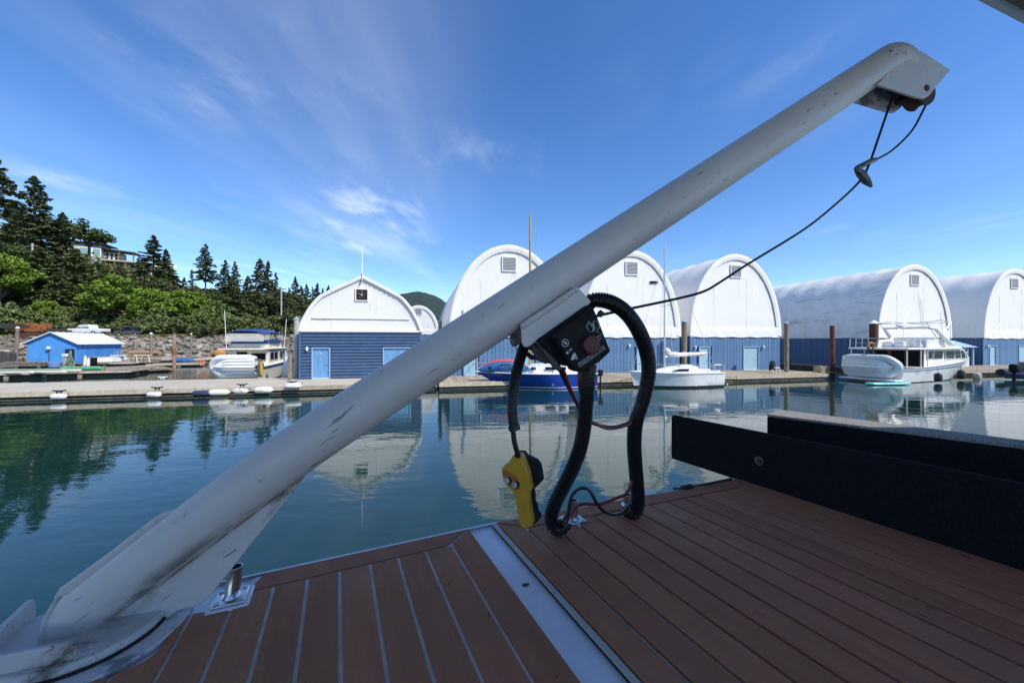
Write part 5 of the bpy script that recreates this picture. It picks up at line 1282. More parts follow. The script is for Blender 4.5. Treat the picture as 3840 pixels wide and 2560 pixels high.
for i, (u, v, lab) in enumerate(((222, 1475, 'iron cleat on the dock edge above the left fender'), (590, 1462, 'iron cleat above the teardrop fender'), (908, 1450, 'iron cleat with ropes above the fender row'), (610, 1421, 'pale cleat on the far edge of the dock'), (1095, 1439, 'iron cleat on the dock before the pointed boathouse'))):
    p = G(u, v, .46); t = thing('dock_cleat', lab, 'cleat', p, TH); b = MB(); b.tube([(-.28, 0, .16), (-.1, 0, .12), (.1, 0, .12), (.28, 0, .16)], [.025, .04, .04, .025], 8); b.tube([(-.08, 0, 0), (-.06, 0, .12)], .035, 6); b.tube([(.08, 0, 0), (.06, 0, .12)], .035, 6); b.build('horn', 'black_rubber' if i != 3 else 'gelcoat', t)
for i, (a, c) in enumerate((((908, 1449), (985, 1464)), ((908, 1449), (868, 1470)), ((1095, 1438), (1012, 1463)), ((595, 1461), (652, 1470)))):
    p, q = G(*a, .55), W(c[0], c[1], G(*a, .5).y - .9)
    m_ = (p + q) / 2 - Vector((0, 0, .08)); tag(MB().tube(smooth_path([p, m_, q], 5), .018, 5).build('mooring_rope', 'pile_wood'), ['rope from the middle cleat to the long white fender', 'rope from the middle cleat down to the short fender', 'rope running from the boathouse cleat to the long fender', 'dark rope trailing from the teardrop fender cleat'][i], 'rope')
for i, (u, v, h_, w_, m_, lab) in enumerate(((964, 1411, 1.05, .14, 'gelcoat', 'white dock pedestal left of the yellow oilskin'), (1078, 1407, 1.55, .20, 'gelcoat', 'tall white dock pedestal by the boathouse corner'), (976, 1413, 1.15, .10, 'old_wood', 'wooden post holding the yellow oilskin'), (1087, 1423, 1.7, .10, 'old_wood', 'thin grey post beside the boathouse corner'))):
    t = thing('dock_post', lab, 'post', G(u, v, .46)); MB().bb(-w_, w_, -w_, w_, 0, h_).build('shaft', m_, t, bevel=.02); MB().bb(-w_ * 1.15, w_ * 1.15, -w_ * 1.15, w_ * 1.15, h_, h_ + .06).build('cap', m_, t)
ol = thing('oilskin', 'yellow oilskin jacket hanging on the dock post', 'jacket', G(982, 1413, .46) + Vector((.05, -.16, .5)), 0)
rw = []
for i, (z, r_) in enumerate(((-.35, .06), (-.2, .10), (.1, .12), (.35, .10), (.5, .08), (.58, .02))): rw.append([Vector((r_ * math.cos(a) * (1 + .2 * math.sin(2 * a + i)), .6 * r_ * math.sin(a), z)) for a in np.linspace(0, 2 * math.pi, 13)[:-1]])
MB().loft(rw, closed=True).build('cloth', mat('oilskin_yellow', (.55, .36, .05), .5, col2=(.45, .28, .04), nscale=8), ol)
# ================================================================== THE YACHT WE STAND ON
yt = thing('yacht_upper_deck', 'brown planked boat deck with white centre strip under a hardtop', 'boat', (0, 0.5, deck_z(0, .5)))
def ypart(mb, name, m, **k): return mb.build(name, m, yt, world=True, **k)
def rim_a(b): return float(np.interp(b, [-.6, -.185, .3987, .9085, 1.335, 2.6], [.957, .9695, .9866, .962, .9487, .90]))
mat('bounce_headliner', (.30, .28, .26), .8)
mat('deck_gelcoat', (.74, .75, .78), .35, col2=(.65, .66, .70), nscale=9, spots=[(55, (1, 1, 1), .72, .76, (.25, .24, .24))], bump=.08, bscale=120, bdist=.002)
mat('caulk', (.74, .72, .68), .7, col2=(.55, .53, .50), nscale=25)
mat('plank', (.405, .172, .092), .7, spec=.10, col2=(.330, .138, .073), nscale=45, nlo=.35, nhi=.7, stretch=(9, 1, 1), texrot=(0, 0, math.atan2(PD.y, PD.x)), vary=.09, bump=.2, bscale=170, bstretch=(8, 1, 1), bdist=.0015,
    spots=[(6, (1.6, 1, 1), .50, .80, (.300, .150, .090)), (3.2, (1, 1, 1), .55, .80, (.41, .21, .125)), (70, (3, 1, 1), .68, .74, (.07, .035, .025))])
mat('carpet', (.009, .010, .013), .95, col2=(.019, .020, .024), nscale=190, detail=4, bump=1.0, bscale=230, bdist=.008, spec=.1)
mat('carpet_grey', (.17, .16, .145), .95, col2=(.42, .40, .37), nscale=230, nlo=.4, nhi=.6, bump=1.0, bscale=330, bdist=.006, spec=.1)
bs_ = list(np.linspace(-1.2, 2.6, 40))
top = [(b, rim_a(b)) for b in bs_] + [(2.6, -2.6), (-1.2, -2.6)]
mb = MB(); pts = [DBA(b, a, -.004) for b, a in top]; mb.prism([p for p in pts], (0, 0, -.05)); ypart(mb, 'deck_moulding', 'deck_gelcoat', smooth=0)
# caulk bed under the two planked panels
SL, SR = .3209, .3835          # white strip between the panels
left_edge = [BA(*p) for p in ((954, 2166), (900, 2245), (872, 2270), (790, 2298), (713, 2309), (680, 2324), (653, 2347), (634, 2380), (620, 2413), (592, 2448), (548, 2484), (450, 2530), (351, 2560))]
rim_in = lambda b: rim_a(b) - .006
lp = [(SL, -.9), (SL, rim_in(SL))] + [(b, rim_in(b)) for b in np.linspace(SL - .03, left_edge[0][0] + .004, 12)] + left_edge + [(-1.15, .62), (-1.15, -.9)]  # planks stop short: unseen bare white deck added behind to bounce sunlight
rp_ = [(1.345, -.9), (SR + .012, -.9), (SR + .012, rim_in(SR))] + [(b, rim_in(b)) for b in np.linspace(SR + .04, 1.345, 16)]
for poly in (lp, rp_):
    ypart(MB().prism([DBA(b, a, -.0035) for b, a in poly], (0, 0, .0032)), 'caulk_bed', 'caulk', smooth=0)
PT = .0042
def plank_piece(poly, name='plank', m='plank', PT=PT):
    if len(poly) < 3: return
    ypart(MB().prism([DBA(b, a, 0) for b, a in poly], (0, 0, PT)), name, m, smooth=0, bevel=.0012)
gap, bw = .0088, .056
def inset_strip(poly, b0, b1, gap=gap): return clip(clip(poly, -1, 0, -(b0 + gap / 2)), 1, 0, b1 - gap / 2)
# left panel: rim border (mitred), planks
inner = [(b, a) for b, a in lp]
blist = [.3209, .2531 + .003, .1907, .1272, .0667, .0048, -.0559, -.1163, -.178, -.2395, -.301, -.3625, -.424, -.4855, -.547, -.6085, -.67]
border = [(b, rim_in(b)) for b in np.linspace(left_edge[0][0] + .02, SL - .012, 12)]
border = border + [(BA(1685, 2045)[0], BA(1685, 2045)[1] + gap * .5)] + [(b, rim_in(b) - bw) for b in np.linspace(BA(1685, 2045)[0] - .01, left_edge[0][0] - .005, 10)]
plank_piece(border, 'border_plank')
def below(poly, off):   # keep what lies below the rim border, piecewise
    out = clip(poly, 0, 1, rim_a(.25) - .006 - bw - off); return out
for i in range(len(blist) - 1):
    p = inset_strip(inner, blist[i + 1], blist[i], .0066)
    if i == 0:     # plank beside the strip runs up into the mitre
        p = clip(p, 0, 1, rim_in(.31)); b0, a0 = BA(1685, 2045); b1, a1 = BA(1752, 1990)
        nx, ny = -(a1 - a0), (b1 - b0); l_ = math.hypot(nx, ny); nx, ny = nx / l_, ny / l_
        p = clip(p, nx, ny, nx * b0 + ny * a0 - gap * .5)
    else:
        bm_ = (blist[i] + blist[i + 1]) / 2; p = clip(p, 0, 1, rim_in(bm_) - bw - gap)
    plank_piece(p)
# right panel
RB0, RB1 = SR + .012, 1.277
n = 13; cs = [RB0] + [.4586 + k * (RB1 - .4586) / 12 for k in range(13)]
bR = [(b, rim_in(b)) for b in np.linspace(RB0 + .006, 1.34, 16)] + [(RB1 + .002, rim_in(1.3) - bw)] + [(b, rim_in(b) - bw) for b in np.linspace(RB1 - .02, .47, 14)]
plank_piece(bR, 'border_plank', PT=.0068)
for i in range(len(cs) - 1):
    p = inset_strip(rp_, cs[i], cs[i + 1]); bm_ = (cs[i] + cs[i + 1]) / 2
    if i == 0:
        b0, a0 = RB0, rim_in(RB0); b1, a1 = .47, rim_in(.47) - bw; nx, ny = -(a1 - a0), (b1 - b0); l_ = math.hypot(nx, ny); nx, ny = nx / l_, ny / l_
        p = clip(p, nx, ny, nx * b0 + ny * a0 - gap)
    else: p = clip(p, 0, 1, rim_in(bm_) - bw - gap)
    plank_piece(p, PT=.0068)
plank_piece([(RB1 + gap / 2, -.9), (1.338, -.9), (1.338, rim_in(1.338) - .004), (RB1 + gap / 2, rim_in(1.29) - bw - .004)], 'border_plank', PT=.0068)
# trim beside the white strip
ypart(MB().prism([DBA(b, a, 0) for b, a in ((SR + .001, -2.5), (SR + .0105, -2.5), (SR + .0105, rim_a(SR) - .012), (SR + .001, rim_a(SR) - .012))], (0, 0, .006)), 'trim_strip', mat('trim_beige', (.40, .38, .33), .6), smooth=0)
ypart(MB().prism([DBA(b, a, 0) for b, a in ((SR - .002, -2.5), (SR + .0008, -2.5), (SR + .0008, rim_a(SR) - .015), (SR - .002, rim_a(SR) - .015))], (0, 0, .0015)), 'seal', 'black_rubber', smooth=0)
# chipped patch in the strip
q = BA(1972, 2185)
cb = MB(); rn = random.Random(4)
cb.prism([DBA(q[0] + .011 * math.cos(a) * rn.uniform(.5, 1.2), q[1] + .005 * math.sin(a) * rn.uniform(.5, 1.4), -.0035) for a in np.linspace(0, 2 * math.pi, 12)[:-1]], (0, 0, .0008)); ypart(cb, 'gelcoat_chip', 'bark', smooth=0)
# white outer lip
lip = MB(); lip.loft([[DBA(b, rim_a(b) - .004, .003), DBA(b, rim_a(b) + .003, .003), DBA(b, rim_a(b) + .006, -.004), DBA(b, rim_a(b) + .004, -.06)] for b in bs_]); ypart(lip, 'rim_lip', 'deck_gelcoat')
# superstructure below, hardtop overhead
sp = MB(); inn = [(b, rim_a(b) - .12) for b in bs_] + [(2.5, -2.5), (-1.1, -2.5)]
sp.prism([DBA(b, a, -.06) for b, a in inn], (0, 0, -2.9)); ypart(sp, 'superstructure', 'deck_gelcoat', smooth=0)
ZR = 4.5
def edge_y(x): return 1.69 + .342 * (x - 2.04)
rf = [(-3.5, edge_y(-3.5)), (2.50, edge_y(2.50)), (2.46, .38), (6.0, .38), (6.0, -1.75), (-3.5, -1.75)]  # unseen outline and side wing shaped to place shade on deck and chocks
ypart(MB().prism([(x, y, ZR) for x, y in rf], (0, 0, .14)), 'hardtop', 'deck_gelcoat', smooth=0)
ypart(MB().prism([(2.499, edge_y(2.499) + .002, ZR + .10), (2.499, edge_y(2.499) - .055, ZR - .002), (2.499, edge_y(2.499) + .002, ZR - .002 + .03)], (-5.9, -5.9 * .342, 0)), 'edge_moulding', 'deck_gelcoat', smooth=0)
ypart(MB().prism([(x, y, ZR - .003) for x, y in [(-3.4, edge_y(-3.4) - .31), (2.2, edge_y(2.2) - .31), (2.2, .28), (5.9, .28), (5.9, -1.65), (-3.4, -1.65)]], (0, 0, -.01)), 'bounce_headliner_panel', 'bounce_headliner', smooth=0)  # unseen ceiling panel added, paler than the trim, to bounce light
mat('ceiling_liner', (.16, .12, .09), .7, col2=(.20, .15, .11), nscale=3)
ri = [(-3.4, edge_y(-3.4) - .05), (2.38, edge_y(2.38) - .05), (2.34, .28), (2.24, .28), (2.28, edge_y(2.28) - .30), (-3.4, edge_y(-3.4) - .30)]
ypart(MB().prism([(x, y, ZR - .004) for x, y in ri], (0, 0, -.012)), 'ceiling_trim', 'ceiling_liner', smooth=0)
for x, y in ((-3.2, -1.6), (5.8, -1.6), (5.8, .2), (2.3, -1.6)): ypart(MB().tube([(x, y, 2.3), (x, y, ZR)], .03, 10), 'hardtop_post', 'steel')

# ---- dinghy chocks (carpeted)
c1_ = thing('dinghy_chock', 'long black carpeted chock along the right side of the deck', 'chock', DBA(1.36, .4))
def cpart(mb, name, m, par, **k): return mb.build(name, m, par, world=True, **k)
pf = [(1.345, 0), (1.345, .178), (1.350, .188), (1.360, .190), (1.372, .188), (1.378, .178), (1.378, 0)]
rows_ = [[DBA(b, a, z) for b, z in pf] for a in np.linspace(-1.2, 1.256, 30)]
cpart(MB().loft(rows_, caps=True), 'board', 'carpet', c1_, smooth=60)
q = D(2849, 1726); bo = BA(2762, 1799)
bp = DBA(1.345, .866, .092); cpart(MB().tube([bp, bp - QD * .006], .016, 14).tube([bp - QD * .006, bp - QD * .016], .008, 6), 'bolt', 'tank_dark', c1_)
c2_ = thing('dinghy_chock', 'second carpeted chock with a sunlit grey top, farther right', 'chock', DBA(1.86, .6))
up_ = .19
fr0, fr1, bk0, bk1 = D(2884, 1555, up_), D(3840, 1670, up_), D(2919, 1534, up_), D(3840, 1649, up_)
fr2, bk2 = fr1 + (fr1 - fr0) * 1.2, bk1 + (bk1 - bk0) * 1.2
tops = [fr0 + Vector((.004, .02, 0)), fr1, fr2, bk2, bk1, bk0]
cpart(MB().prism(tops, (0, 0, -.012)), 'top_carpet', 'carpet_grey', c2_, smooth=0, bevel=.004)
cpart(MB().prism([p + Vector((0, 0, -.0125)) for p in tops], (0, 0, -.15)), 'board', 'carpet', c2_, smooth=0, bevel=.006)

# ---- rail sockets on the rim
def socket(label, u, v, h=.05, r=.0125, rz=0.0, lean=(0, 0), round_=False):
    p = D(u, v); t = thing('rail_socket', label, 'deck fitting', p, math.atan2(QD.y, QD.x) + rz)
    if not round_:
        MB().bb(-.034, .034, -.034, .034, .0, .007).build('pad', 'deck_gelcoat', t, bevel=.003)
        pl = MB().bb(-.027, .027, -.027, .027, .0072, .012).build('flange', 'steel', t, bevel=.002)
        for x in (-.019, .019):
            for y in (-.019, .019): MB().tube([(x, y, .012), (x, y, .0145)], .004, 8).build('screw', 'alloy', pl)
    tu = MB(); n_ = 18
    ring = lambda z, rr: [Vector((rr * math.cos(2 * math.pi * k / n_) + lean[0] * z, rr * math.sin(2 * math.pi * k / n_) + lean[1] * z, z)) for k in range(n_)]
    tu.loft([ring(.012, r * 1.35), ring(.018, r * 1.12), ring(.02, r), ring(h + .012, r), ring(h + .012, r * .84), ring(.022, r * .84)], closed=True, caps=False)
    tu.build('tube', 'steel', t)
    return t
socket('steel rail socket on a square flange beside the crane foot', 866, 2255, .052, .0125, lean=(.10, .05))
socket('steel rail socket behind the coiled black hose', 2150, 1958, .05, .0125)
socket('round steel deck fitting behind the right hose bend', 2352, 1906, .030, .0135, round_=True)
pc = thing('deck_fitting', 'small white plastic cover on the rim behind the right hose', 'deck fitting', DBA(.935, .972)); MB().ell((0, 0, 0), .035, .012, .016).build('cover', 'deck_gelcoat', pc)
pw = MB().tube(smooth_path([D(2745, 1795, .03), D(2690, 1806, .02), D(2620, 1820, .006), D(2560, 1831, .006), D(2525, 1830, .0)], 6), .0045, 7)
pw.tube([D(2560, 1831, .008), D(2590, 1825, .008)], .011, 8)
tag(pw.build('power_cord', 'black_rubber'), 'black cord with a plug lying over the deck rim', 'cord')

# ---- davit crane
PV = Vector((.80224, .23902, .54707)); P0 = Vector((-.1992, .8088, CZ - .0613)); PR = .048
HXV = Vector((.9584, .2855, 0)); NV = Vector((.2855, -.9584, 0))
C0 = P0.x * NV.x + P0.y * NV.y
UPV = NV.cross(PV).normalized(); UPV = UPV if UPV.z > 0 else -UPV
def PL(u, v, off=0.0):
    k = (u - CX) / F; Y = (C0 + off) / (k * NV.x + NV.y); return W(u, v, Y)
def axis_t(u):
    k = (u - CX) / F; return (k * P0.y - P0.x) / (PV.x - k * PV.y)
def crane_paint():
    m = bpy.data.materials.new('crane_paint'); m.use_nodes = True; MATS['crane_paint'] = m
    N, L = m.node_tree.nodes, m.node_tree.links; bs = N['Principled BSDF']
    ex, ey = PV, NV; ez = ex.cross(ey); eul = Matrix((ex, ey, ez)).transposed().to_euler()
    t = N.new('ShaderNodeTexCoord')
    def noise(scale, st, det=4.0, rough=.6, off=(0, 0, 0)):
        mp = N.new('ShaderNodeMapping'); mp.vector_type = 'TEXTURE'; mp.inputs['Rotation'].default_value = eul; mp.inputs['Scale'].default_value = st; mp.inputs['Location'].default_value = off
        L.new(t.outputs['Object'], mp.inputs['Vector']); n = N.new('ShaderNodeTexNoise'); n.inputs['Scale'].default_value = scale; n.inputs['Detail'].default_value = det; n.inputs['Roughness'].default_value = rough
        L.new(mp.outputs[0], n.inputs['Vector']); return n.outputs['Fac']
    def rng_(f, lo, hi, a=0.0, b=1.0):
        r = N.new('ShaderNodeMapRange'); r.inputs['From Min'].default_value = lo; r.inputs['From Max'].default_value = hi; r.inputs['To Min'].default_value = a; r.inputs['To Max'].default_value = b
        L.new(f, r.inputs['Value']); return r.outputs[0]
    def mul(a, b):
        n = N.new('ShaderNodeMath'); n.operation = 'MULTIPLY'; L.new(a, n.inputs[0])
        if isinstance(b, float): n.inputs[1].default_value = b
        else: L.new(b, n.inputs[1])
        return n.outputs[0]
    def mix(f, a, b):
        x = N.new('ShaderNodeMix'); x.data_type = 'RGBA'; L.new(f, x.inputs['Factor'])
        for q, i in ((a, 'A'), (b, 'B')):
            if isinstance(q, tuple): x.inputs[i].default_value = (*q, 1)
            else: L.new(q, x.inputs[i])
        return x.outputs['Result']
    c = mix(rng_(noise(5, (2, 1, 1)), .35, .7), (.61, .58, .56), (.53, .505, .485))
    c = mix(mul(rng_(noise(3.0, (3, 1, 1), 6), .52, .75), .55), c, (.34, .32, .295))            # grime
    c = mix(mul(rng_(noise(14, (1, 1, 1), 5, .7, (.3, .1, 0)), .60, .74), .5), c, (.33, .29, .22))   # yellow-brown dirt
    chips = mul(rng_(noise(105, (2.0, 1, 1), 3, .6), .60, .63), rng_(noise(7, (1.5, 1, 1), 2, .5, (.7, 0, .2)), .62, .70))
    c = mix(chips, c, (.085, .085, .095))
    scr = mul(rng_(noise(160, (9, 1, 1), 2, .5), .66, .69), rng_(noise(9, (1.5, 1, 1), 2, .5, (.1, .4, .2)), .55, .60))
    c = mix(scr, c, (.16, .155, .15))
    mp = N.new('ShaderNodeMapping'); mp.vector_type = 'TEXTURE'; mp.inputs['Rotation'].default_value = eul; mp.inputs['Location'].default_value = P0
    L.new(t.outputs['Object'], mp.inputs['Vector']); sx = N.new('ShaderNodeSeparateXYZ'); L.new(mp.outputs[0], sx.inputs[0])
    ab = N.new('ShaderNodeMath'); ab.operation = 'ABSOLUTE'; ad = N.new('ShaderNodeMath'); ad.operation = 'ADD'; ad.inputs[1].default_value = .060 * (1 if ez.dot(UPV) > 0 else -1); L.new(sx.outputs['Z'], ad.inputs[0]); L.new(ad.outputs[0], ab.inputs[0])
    seam = mul(rng_(ab.outputs[0], .030, .006), rng_(sx.outputs['X'], axis_t(1300), axis_t(1000)))
    c = mix(mul(seam, rng_(noise(20, (2.5, 1, 1), 6, .7, (.2, .5, .1)), .47, .62)), c, (.115, .098, .070))   # old dirt caught along the gusset joint
    L.new(c, bs.inputs['Base Color'])
    bs.inputs['Roughness'].default_value = .42
    bp = N.new('ShaderNodeBump'); bp.inputs['Strength'].default_value = .12; bp.inputs['Distance'].default_value = .002; L.new(noise(55, (1, 1, 1)), bp.inputs['Height']); L.new(bp.outputs[0], bs.inputs['Normal'])
crane_paint()
mat('crane_worn', (.58, .58, .60), .5, col2=(.22, .22, .23), nscale=14, nlo=.49, nhi=.56, bump=.3, bscale=50, bdist=.003, spots=[(45, (1, 1, 1), .66, .70, (.07, .065, .06))])
mat('algae', (.20, .185, .12), .8, col2=(.40, .40, .39), nscale=30, nlo=.45, nhi=.6)
base = D(329, 2385)
cr_ = thing('davit_crane', 'white painted steel davit crane slanting up across the view', 'crane', base)
def crp(mb, name, m, par=None, **k):
    if par is None: return mb.build(name, m, cr_, world=True, **k)
    o = mb.build(name, m, par, **k); o.matrix_parent_inverse = (base_matrix(cr_)).inverted() if par is cr_ else Matrix.Identity(4); return o
# boom pipe: vertical cut at the foot, bent over at the head
t0, t1 = axis_t(240), axis_t(3325)
rings = []; n_ = 40
A1, B1 = UPV, NV
def ring_at(c, up, side, r): return [c + (up * math.cos(2 * math.pi * k / n_) + side * math.sin(2 * math.pi * k / n_)) * r for k in range(n_)]
tm_ = axis_t(1150)
def dip(t): k = min(max((tm_ - t) / (tm_ - t0), 0), 1); return .031 * k ** 1.25, PR * (1 - .13 * k ** 1.6)
foot = ring_at(P0 + PV * t0 - UPV * dip(t0)[0], A1, B1, dip(t0)[1]); xh0 = (P0 + PV * t0).dot(HXV)
foot = [p + PV * ((xh0 - p.dot(HXV)) / PV.dot(HXV)) for p in foot]
rings.append(foot)
for k in range(1, 30): 
    tt_ = t0 + .07 + (t1 - t0 - .07) * k / 29; c = P0 + PV * tt_ - UPV * dip(tt_)[0]; rings.append(ring_at(c, A1, B1, dip(tt_)[1]))
cpos = P0 + PV * t1; d_, u_ = PV.copy(), UPV.copy(); Rb = .058
cen = cpos - u_ * Rb
for k in range(1, 13):
    a = R(62) * k / 12; M = Matrix.Rotation(a if (Matrix.Rotation(.1, 3, NV) @ PV).z < PV.z else -a, 3, NV)
    uu = M @ u_; rings.append(ring_at(cen + uu * Rb, uu, NV, PR))
dd = (M @ d_); hd = cen + uu * Rb
rings.append(ring_at(hd + dd * .012, uu, NV, PR * .98))
pm = MB().loft(rings, closed=True, caps=True); crp(pm, 'boom_pipe', 'crane_paint', smooth=50)
# web plate in the plane of the boom
web = [(197, 2390), (198, 2240), (219, 2208), (300, 2150), (420, 2062), (565, 1950), (603, 1925), (640, 1915), (760, 1880), (1100, 1745), (1138, 1793), (1060, 1895), (932, 2051), (834, 2177), (779, 2243), (740, 2276), (697, 2279), (658, 2295), (600, 2345), (480, 2410), (300, 2415)]
crp(MB().prism([PL(u, v, .006) for u, v in web], NV * -.012), 'web_plate', 'crane_paint', smooth=0, bevel=.003)
# weld beads
wd = MB(); wp = []
rn = random.Random(6)
for side in (1, -1):
    ts_ = [t0 + .10 + (axis_t(1090) - t0 - .10) * k / 130 for k in range(131)]
    wp = [P0 + PV * q_ - UPV * (dip(q_)[0] + dip(q_)[1] - .003) + NV * side * .009 for q_ in ts_]
    wd.tube(wp, [.0042 * (1 + .25 * (i % 2)) * rn.uniform(.85, 1.15) for i in range(len(wp))], 8)
crp(wd, 'weld_bead', 'algae')
wd = MB(); wp = [foot[k] - HXV * .002 for k in range(0, 21)]; wp = smooth_path(wp, 3); wd.tube(wp, [.0032 * (1 + .25 * (i % 2)) for i in range(len(wp))], 7); crp(wd, 'weld_bead', 'crane_paint')
# foot plate, pad and lugs
bc = Vector((-.712, .640, 0)); 
def disc(r, z0, z1, n=44, ex=1.0):
    ring = [Vector((bc.x + r * math.cos(a), bc.y + r * math.sin(a) * ex, 0)) for a in np.linspace(0, 2 * math.pi, n + 1)[:-1]]
    return MB().loft([[Vector((p.x, p.y, deck_z(p.x, p.y) + z)) for p in ring] for z in (z0, z1)], closed=True, caps=True)
crp(disc(.140, -.004, .006), 'mounting_pad', 'crane_worn', bevel=.002)
crp(disc(.109, .0062, .0085), 'gasket', 'black_rubber')
crp(disc(.106, .0087, .022), 'foot_plate', 'crane_paint', bevel=.004)
def lug(pa, pb, h0, h1, lean, name='lug'):
    pa, pb = Vector((*pa, 0)), Vector((*pb, 0)); za, zb = deck_z(*pa.xy), deck_z(*pb.xy); pa.z, pb.z = za, zb
    dn = (pb - pa).cross(Vector((0, 0, 1))).normalized(); ln = Vector((lean[0], lean[1], 0))
    e = (pb - pa).normalized() * .008
    out = [pa, pb, pb + Vector((0, 0, h1 - .009)) + ln * .85, pb - e + Vector((0, 0, h1)) + ln, pa + e * 0 + Vector((0, 0, h0)) + ln]
    crp(MB().prism(out, dn * .008), name, 'crane_paint', smooth=0, bevel=.002)
lug((-.87, .500), (-.647, .578), .047, .047, (0, 0))
lug((-.775, .560), (-.842, .672), .050, .046, (-.004, .002))
# winch bracket
brk = [(1950, 1215), (2165, 1072), (2217, 1128), (2214, 1137), (1980, 1303), (1966, 1300), (1958, 1285), (1956, 1240)]
off = PR - .004
pl_ = [PL(u, v, off) for u, v in brk]
crp(MB().prism(pl_, NV * -.008), 'bracket_plate', 'crane_paint', smooth=0, bevel=.003)
crp(MB().prism([p - NV * .09 for p in pl_], NV * -.008), 'bracket_plate', 'crane_worn', smooth=0, bevel=.003)
wd = MB(); wp = smooth_path([PL(1956, 1226, off + .002), PL(2060, 1155, off + .002), PL(2162, 1082, off + .002)], 16); wd.tube(wp, [.0055 * (1 + .3 * (i % 2)) * rn.uniform(.85, 1.15) for i in range(len(wp))], 8); crp(wd, 'weld_bead', 'crane_paint')
# head: cheeks, cap and sheave
ck = [(3292, 318), (3340, 260), (3405, 212), (3456, 191), (3564, 262), (3500, 340), (3486, 358), (3468, 370), (3440, 366)]
pl_ = [PL(u, v, PR - .006) for u, v in ck]
crp(MB().prism(pl_, NV * -.008), 'cheek_plate', 'crane_paint', smooth=0, bevel=.002)
crp(MB().prism([p - NV * (2 * PR - .020) for p in pl_], NV * -.008), 'cheek_plate', 'crane_worn', smooth=0, bevel=.002)
tp_ = [PL(3440, 190, PR - .015), PL(3564, 263, PR - .015), PL(3556, 272, PR - .015), PL(3436, 202, PR - .015)]
crp(MB().prism(tp_, NV * -(2 * PR - .030)), 'head_cap', 'crane_worn', smooth=0)
sc_ = PL(3440, 350, 0); sv = MB(); prof_ = [(-.022, .048), (-.018, .050), (-.007, .043), (.007, .043), (.018, .050), (.022, .048)]
sv.loft([[sc_ + NV * o + (UPV * math.cos(a) + PV * math.sin(a)) * r for a in np.linspace(0, 2 * math.pi, 33)[:-1]] for o, r in prof_], closed=True, caps=True)
mat('sheave_rust', (.055, .028, .022), .7, col2=(.09, .035, .022), nscale=40)
crp(sv, 'sheave', 'sheave_rust')
q = PL(3474, 331, PR - .006); crp(MB().tube([q - NV * .078, q + NV * .003], .010, 12), 'axle_pin', 'sheave_rust')
# ---- winch
wc_ = PL(2180, 1290, .0)
wi = thing('winch', 'black electric winch with a dull red knob under the crane pipe', 'winch', wc_)
def wip(mb, name, m, par=None, **k):
    o = mb.build(name, m, par or wi, **k)
    if par is None: o.matrix_parent_inverse = base_matrix(wi).inverted()
    return o
wip(MB().prism([PL(u, v, .055) for u, v in ((2012, 1278), (2200, 1146), (2222, 1142), (2240, 1180), (2285, 1300), (2180, 1375), (2120, 1372), (2030, 1300))], NV * -.115), 'gearbox', 'black_plastic', smooth=0, bevel=.006)
ax0, ax1 = PL(1995, 1300, .0), PL(2110, 1330, .0)
wip(MB().tube([PL(2050, 1300, .035), PL(2050, 1300, -.06)], .034, 22), 'drum', 'black_rubber')
wip(MB().prism([PL(u, v, .05) for u, v in ((2008, 1282), (2024, 1276), (2112, 1382), (2098, 1392), (2080, 1380))], NV * -.012), 'side_plate', 'tank_dark', smooth=0, bevel=.002)
cov = [(2078, 1266), (2088, 1256), (2208, 1172), (2222, 1170), (2230, 1182), (2270, 1262), (2292, 1314), (2288, 1322), (2250, 1358), (2188, 1393), (2172, 1395), (2156, 1388), (2120, 1330)]
wip(MB().prism([PL(u, v, .088) for u, v in cov], NV * -.036), 'front_cover', 'black_plastic', smooth=0, bevel=.005)
cf = .0895
mat('knob_red', (.075, .008, .013), .5); mat('print_white', (.55, .55, .56), .6)
kq = PL(2210, 1293, .088)
kb = MB(); kprof = [(0, .024), (.010, .0235), (.014, .021), (.015, .012), (.0152, .004)]
kb.loft([[kq + NV * o + (UPV * math.cos(a) + PV * math.sin(a)) * r * .88 for a in np.linspace(0, 2 * math.pi, 33)[:-1]] for o, r in kprof], closed=True, caps=True); wip(kb, 'knob', 'knob_red')
def decal(s, size, u0, v0, u1, v1, name='lettering', bold=0.0):
    """upside-down print: text runs from (u0,v0) to (u1,v1)"""
    a, b = PL(u0, v0, cf), PL(u1, v1, cf); ex = (b - a).normalized(); ey = NV.cross(ex)
    ey = ey if True else -ey
    me = text_mesh(s, size, 'CENTER', 0.0002, bold); me.materials.clear(); L_ = max(v.co.x for v in me.vertices) - min(v.co.x for v in me.vertices)
    k = (b - a).length / L_; ez = ex.cross(ey); M = Matrix((ex * k, ey, ez)).transposed().to_4x4(); M.translation = (a + b) / 2; me.transform(M); me.name = name
    o = link(name, me, 'print_white', wi); o.matrix_parent_inverse = base_matrix(wi).inverted(); return o
decal('PULL OUT AND TURN TO FREESPOOL', .0062, 2270, 1305, 2171, 1374)
decal('MUST BE FULLY ENGAGED TO POWER', .0062, 2265, 1297, 2167, 1365)
decal('1. PULL', .0055, 2258, 1266, 2236, 1279); decal('2. TURN', .0055, 2257, 1252, 2234, 1268)
decal('1.', .008, 2244, 1241, 2236, 1246); decal('2.', .008, 2213, 1207, 2204, 1213)
def mark(px, name='pictogram', m='print_white', t=.0003): return wip(MB().prism([PL(u, v, cf) for u, v in px], NV * t), name, m, smooth=0)
rc = PL(2120, 1286, cf); wip(MB().tube([rc + (UPV * math.cos(a) + PV * math.sin(a)) * .0075 for a in np.linspace(0, 2 * math.pi, 25)], .0008, 5), 'pictogram', 'print_white')
mark([(2109, 1281), (2112, 1279), (2132, 1291), (2130, 1293)]); mark([(2117, 1280), (2125, 1282), (2124, 1291), (2116, 1290)])
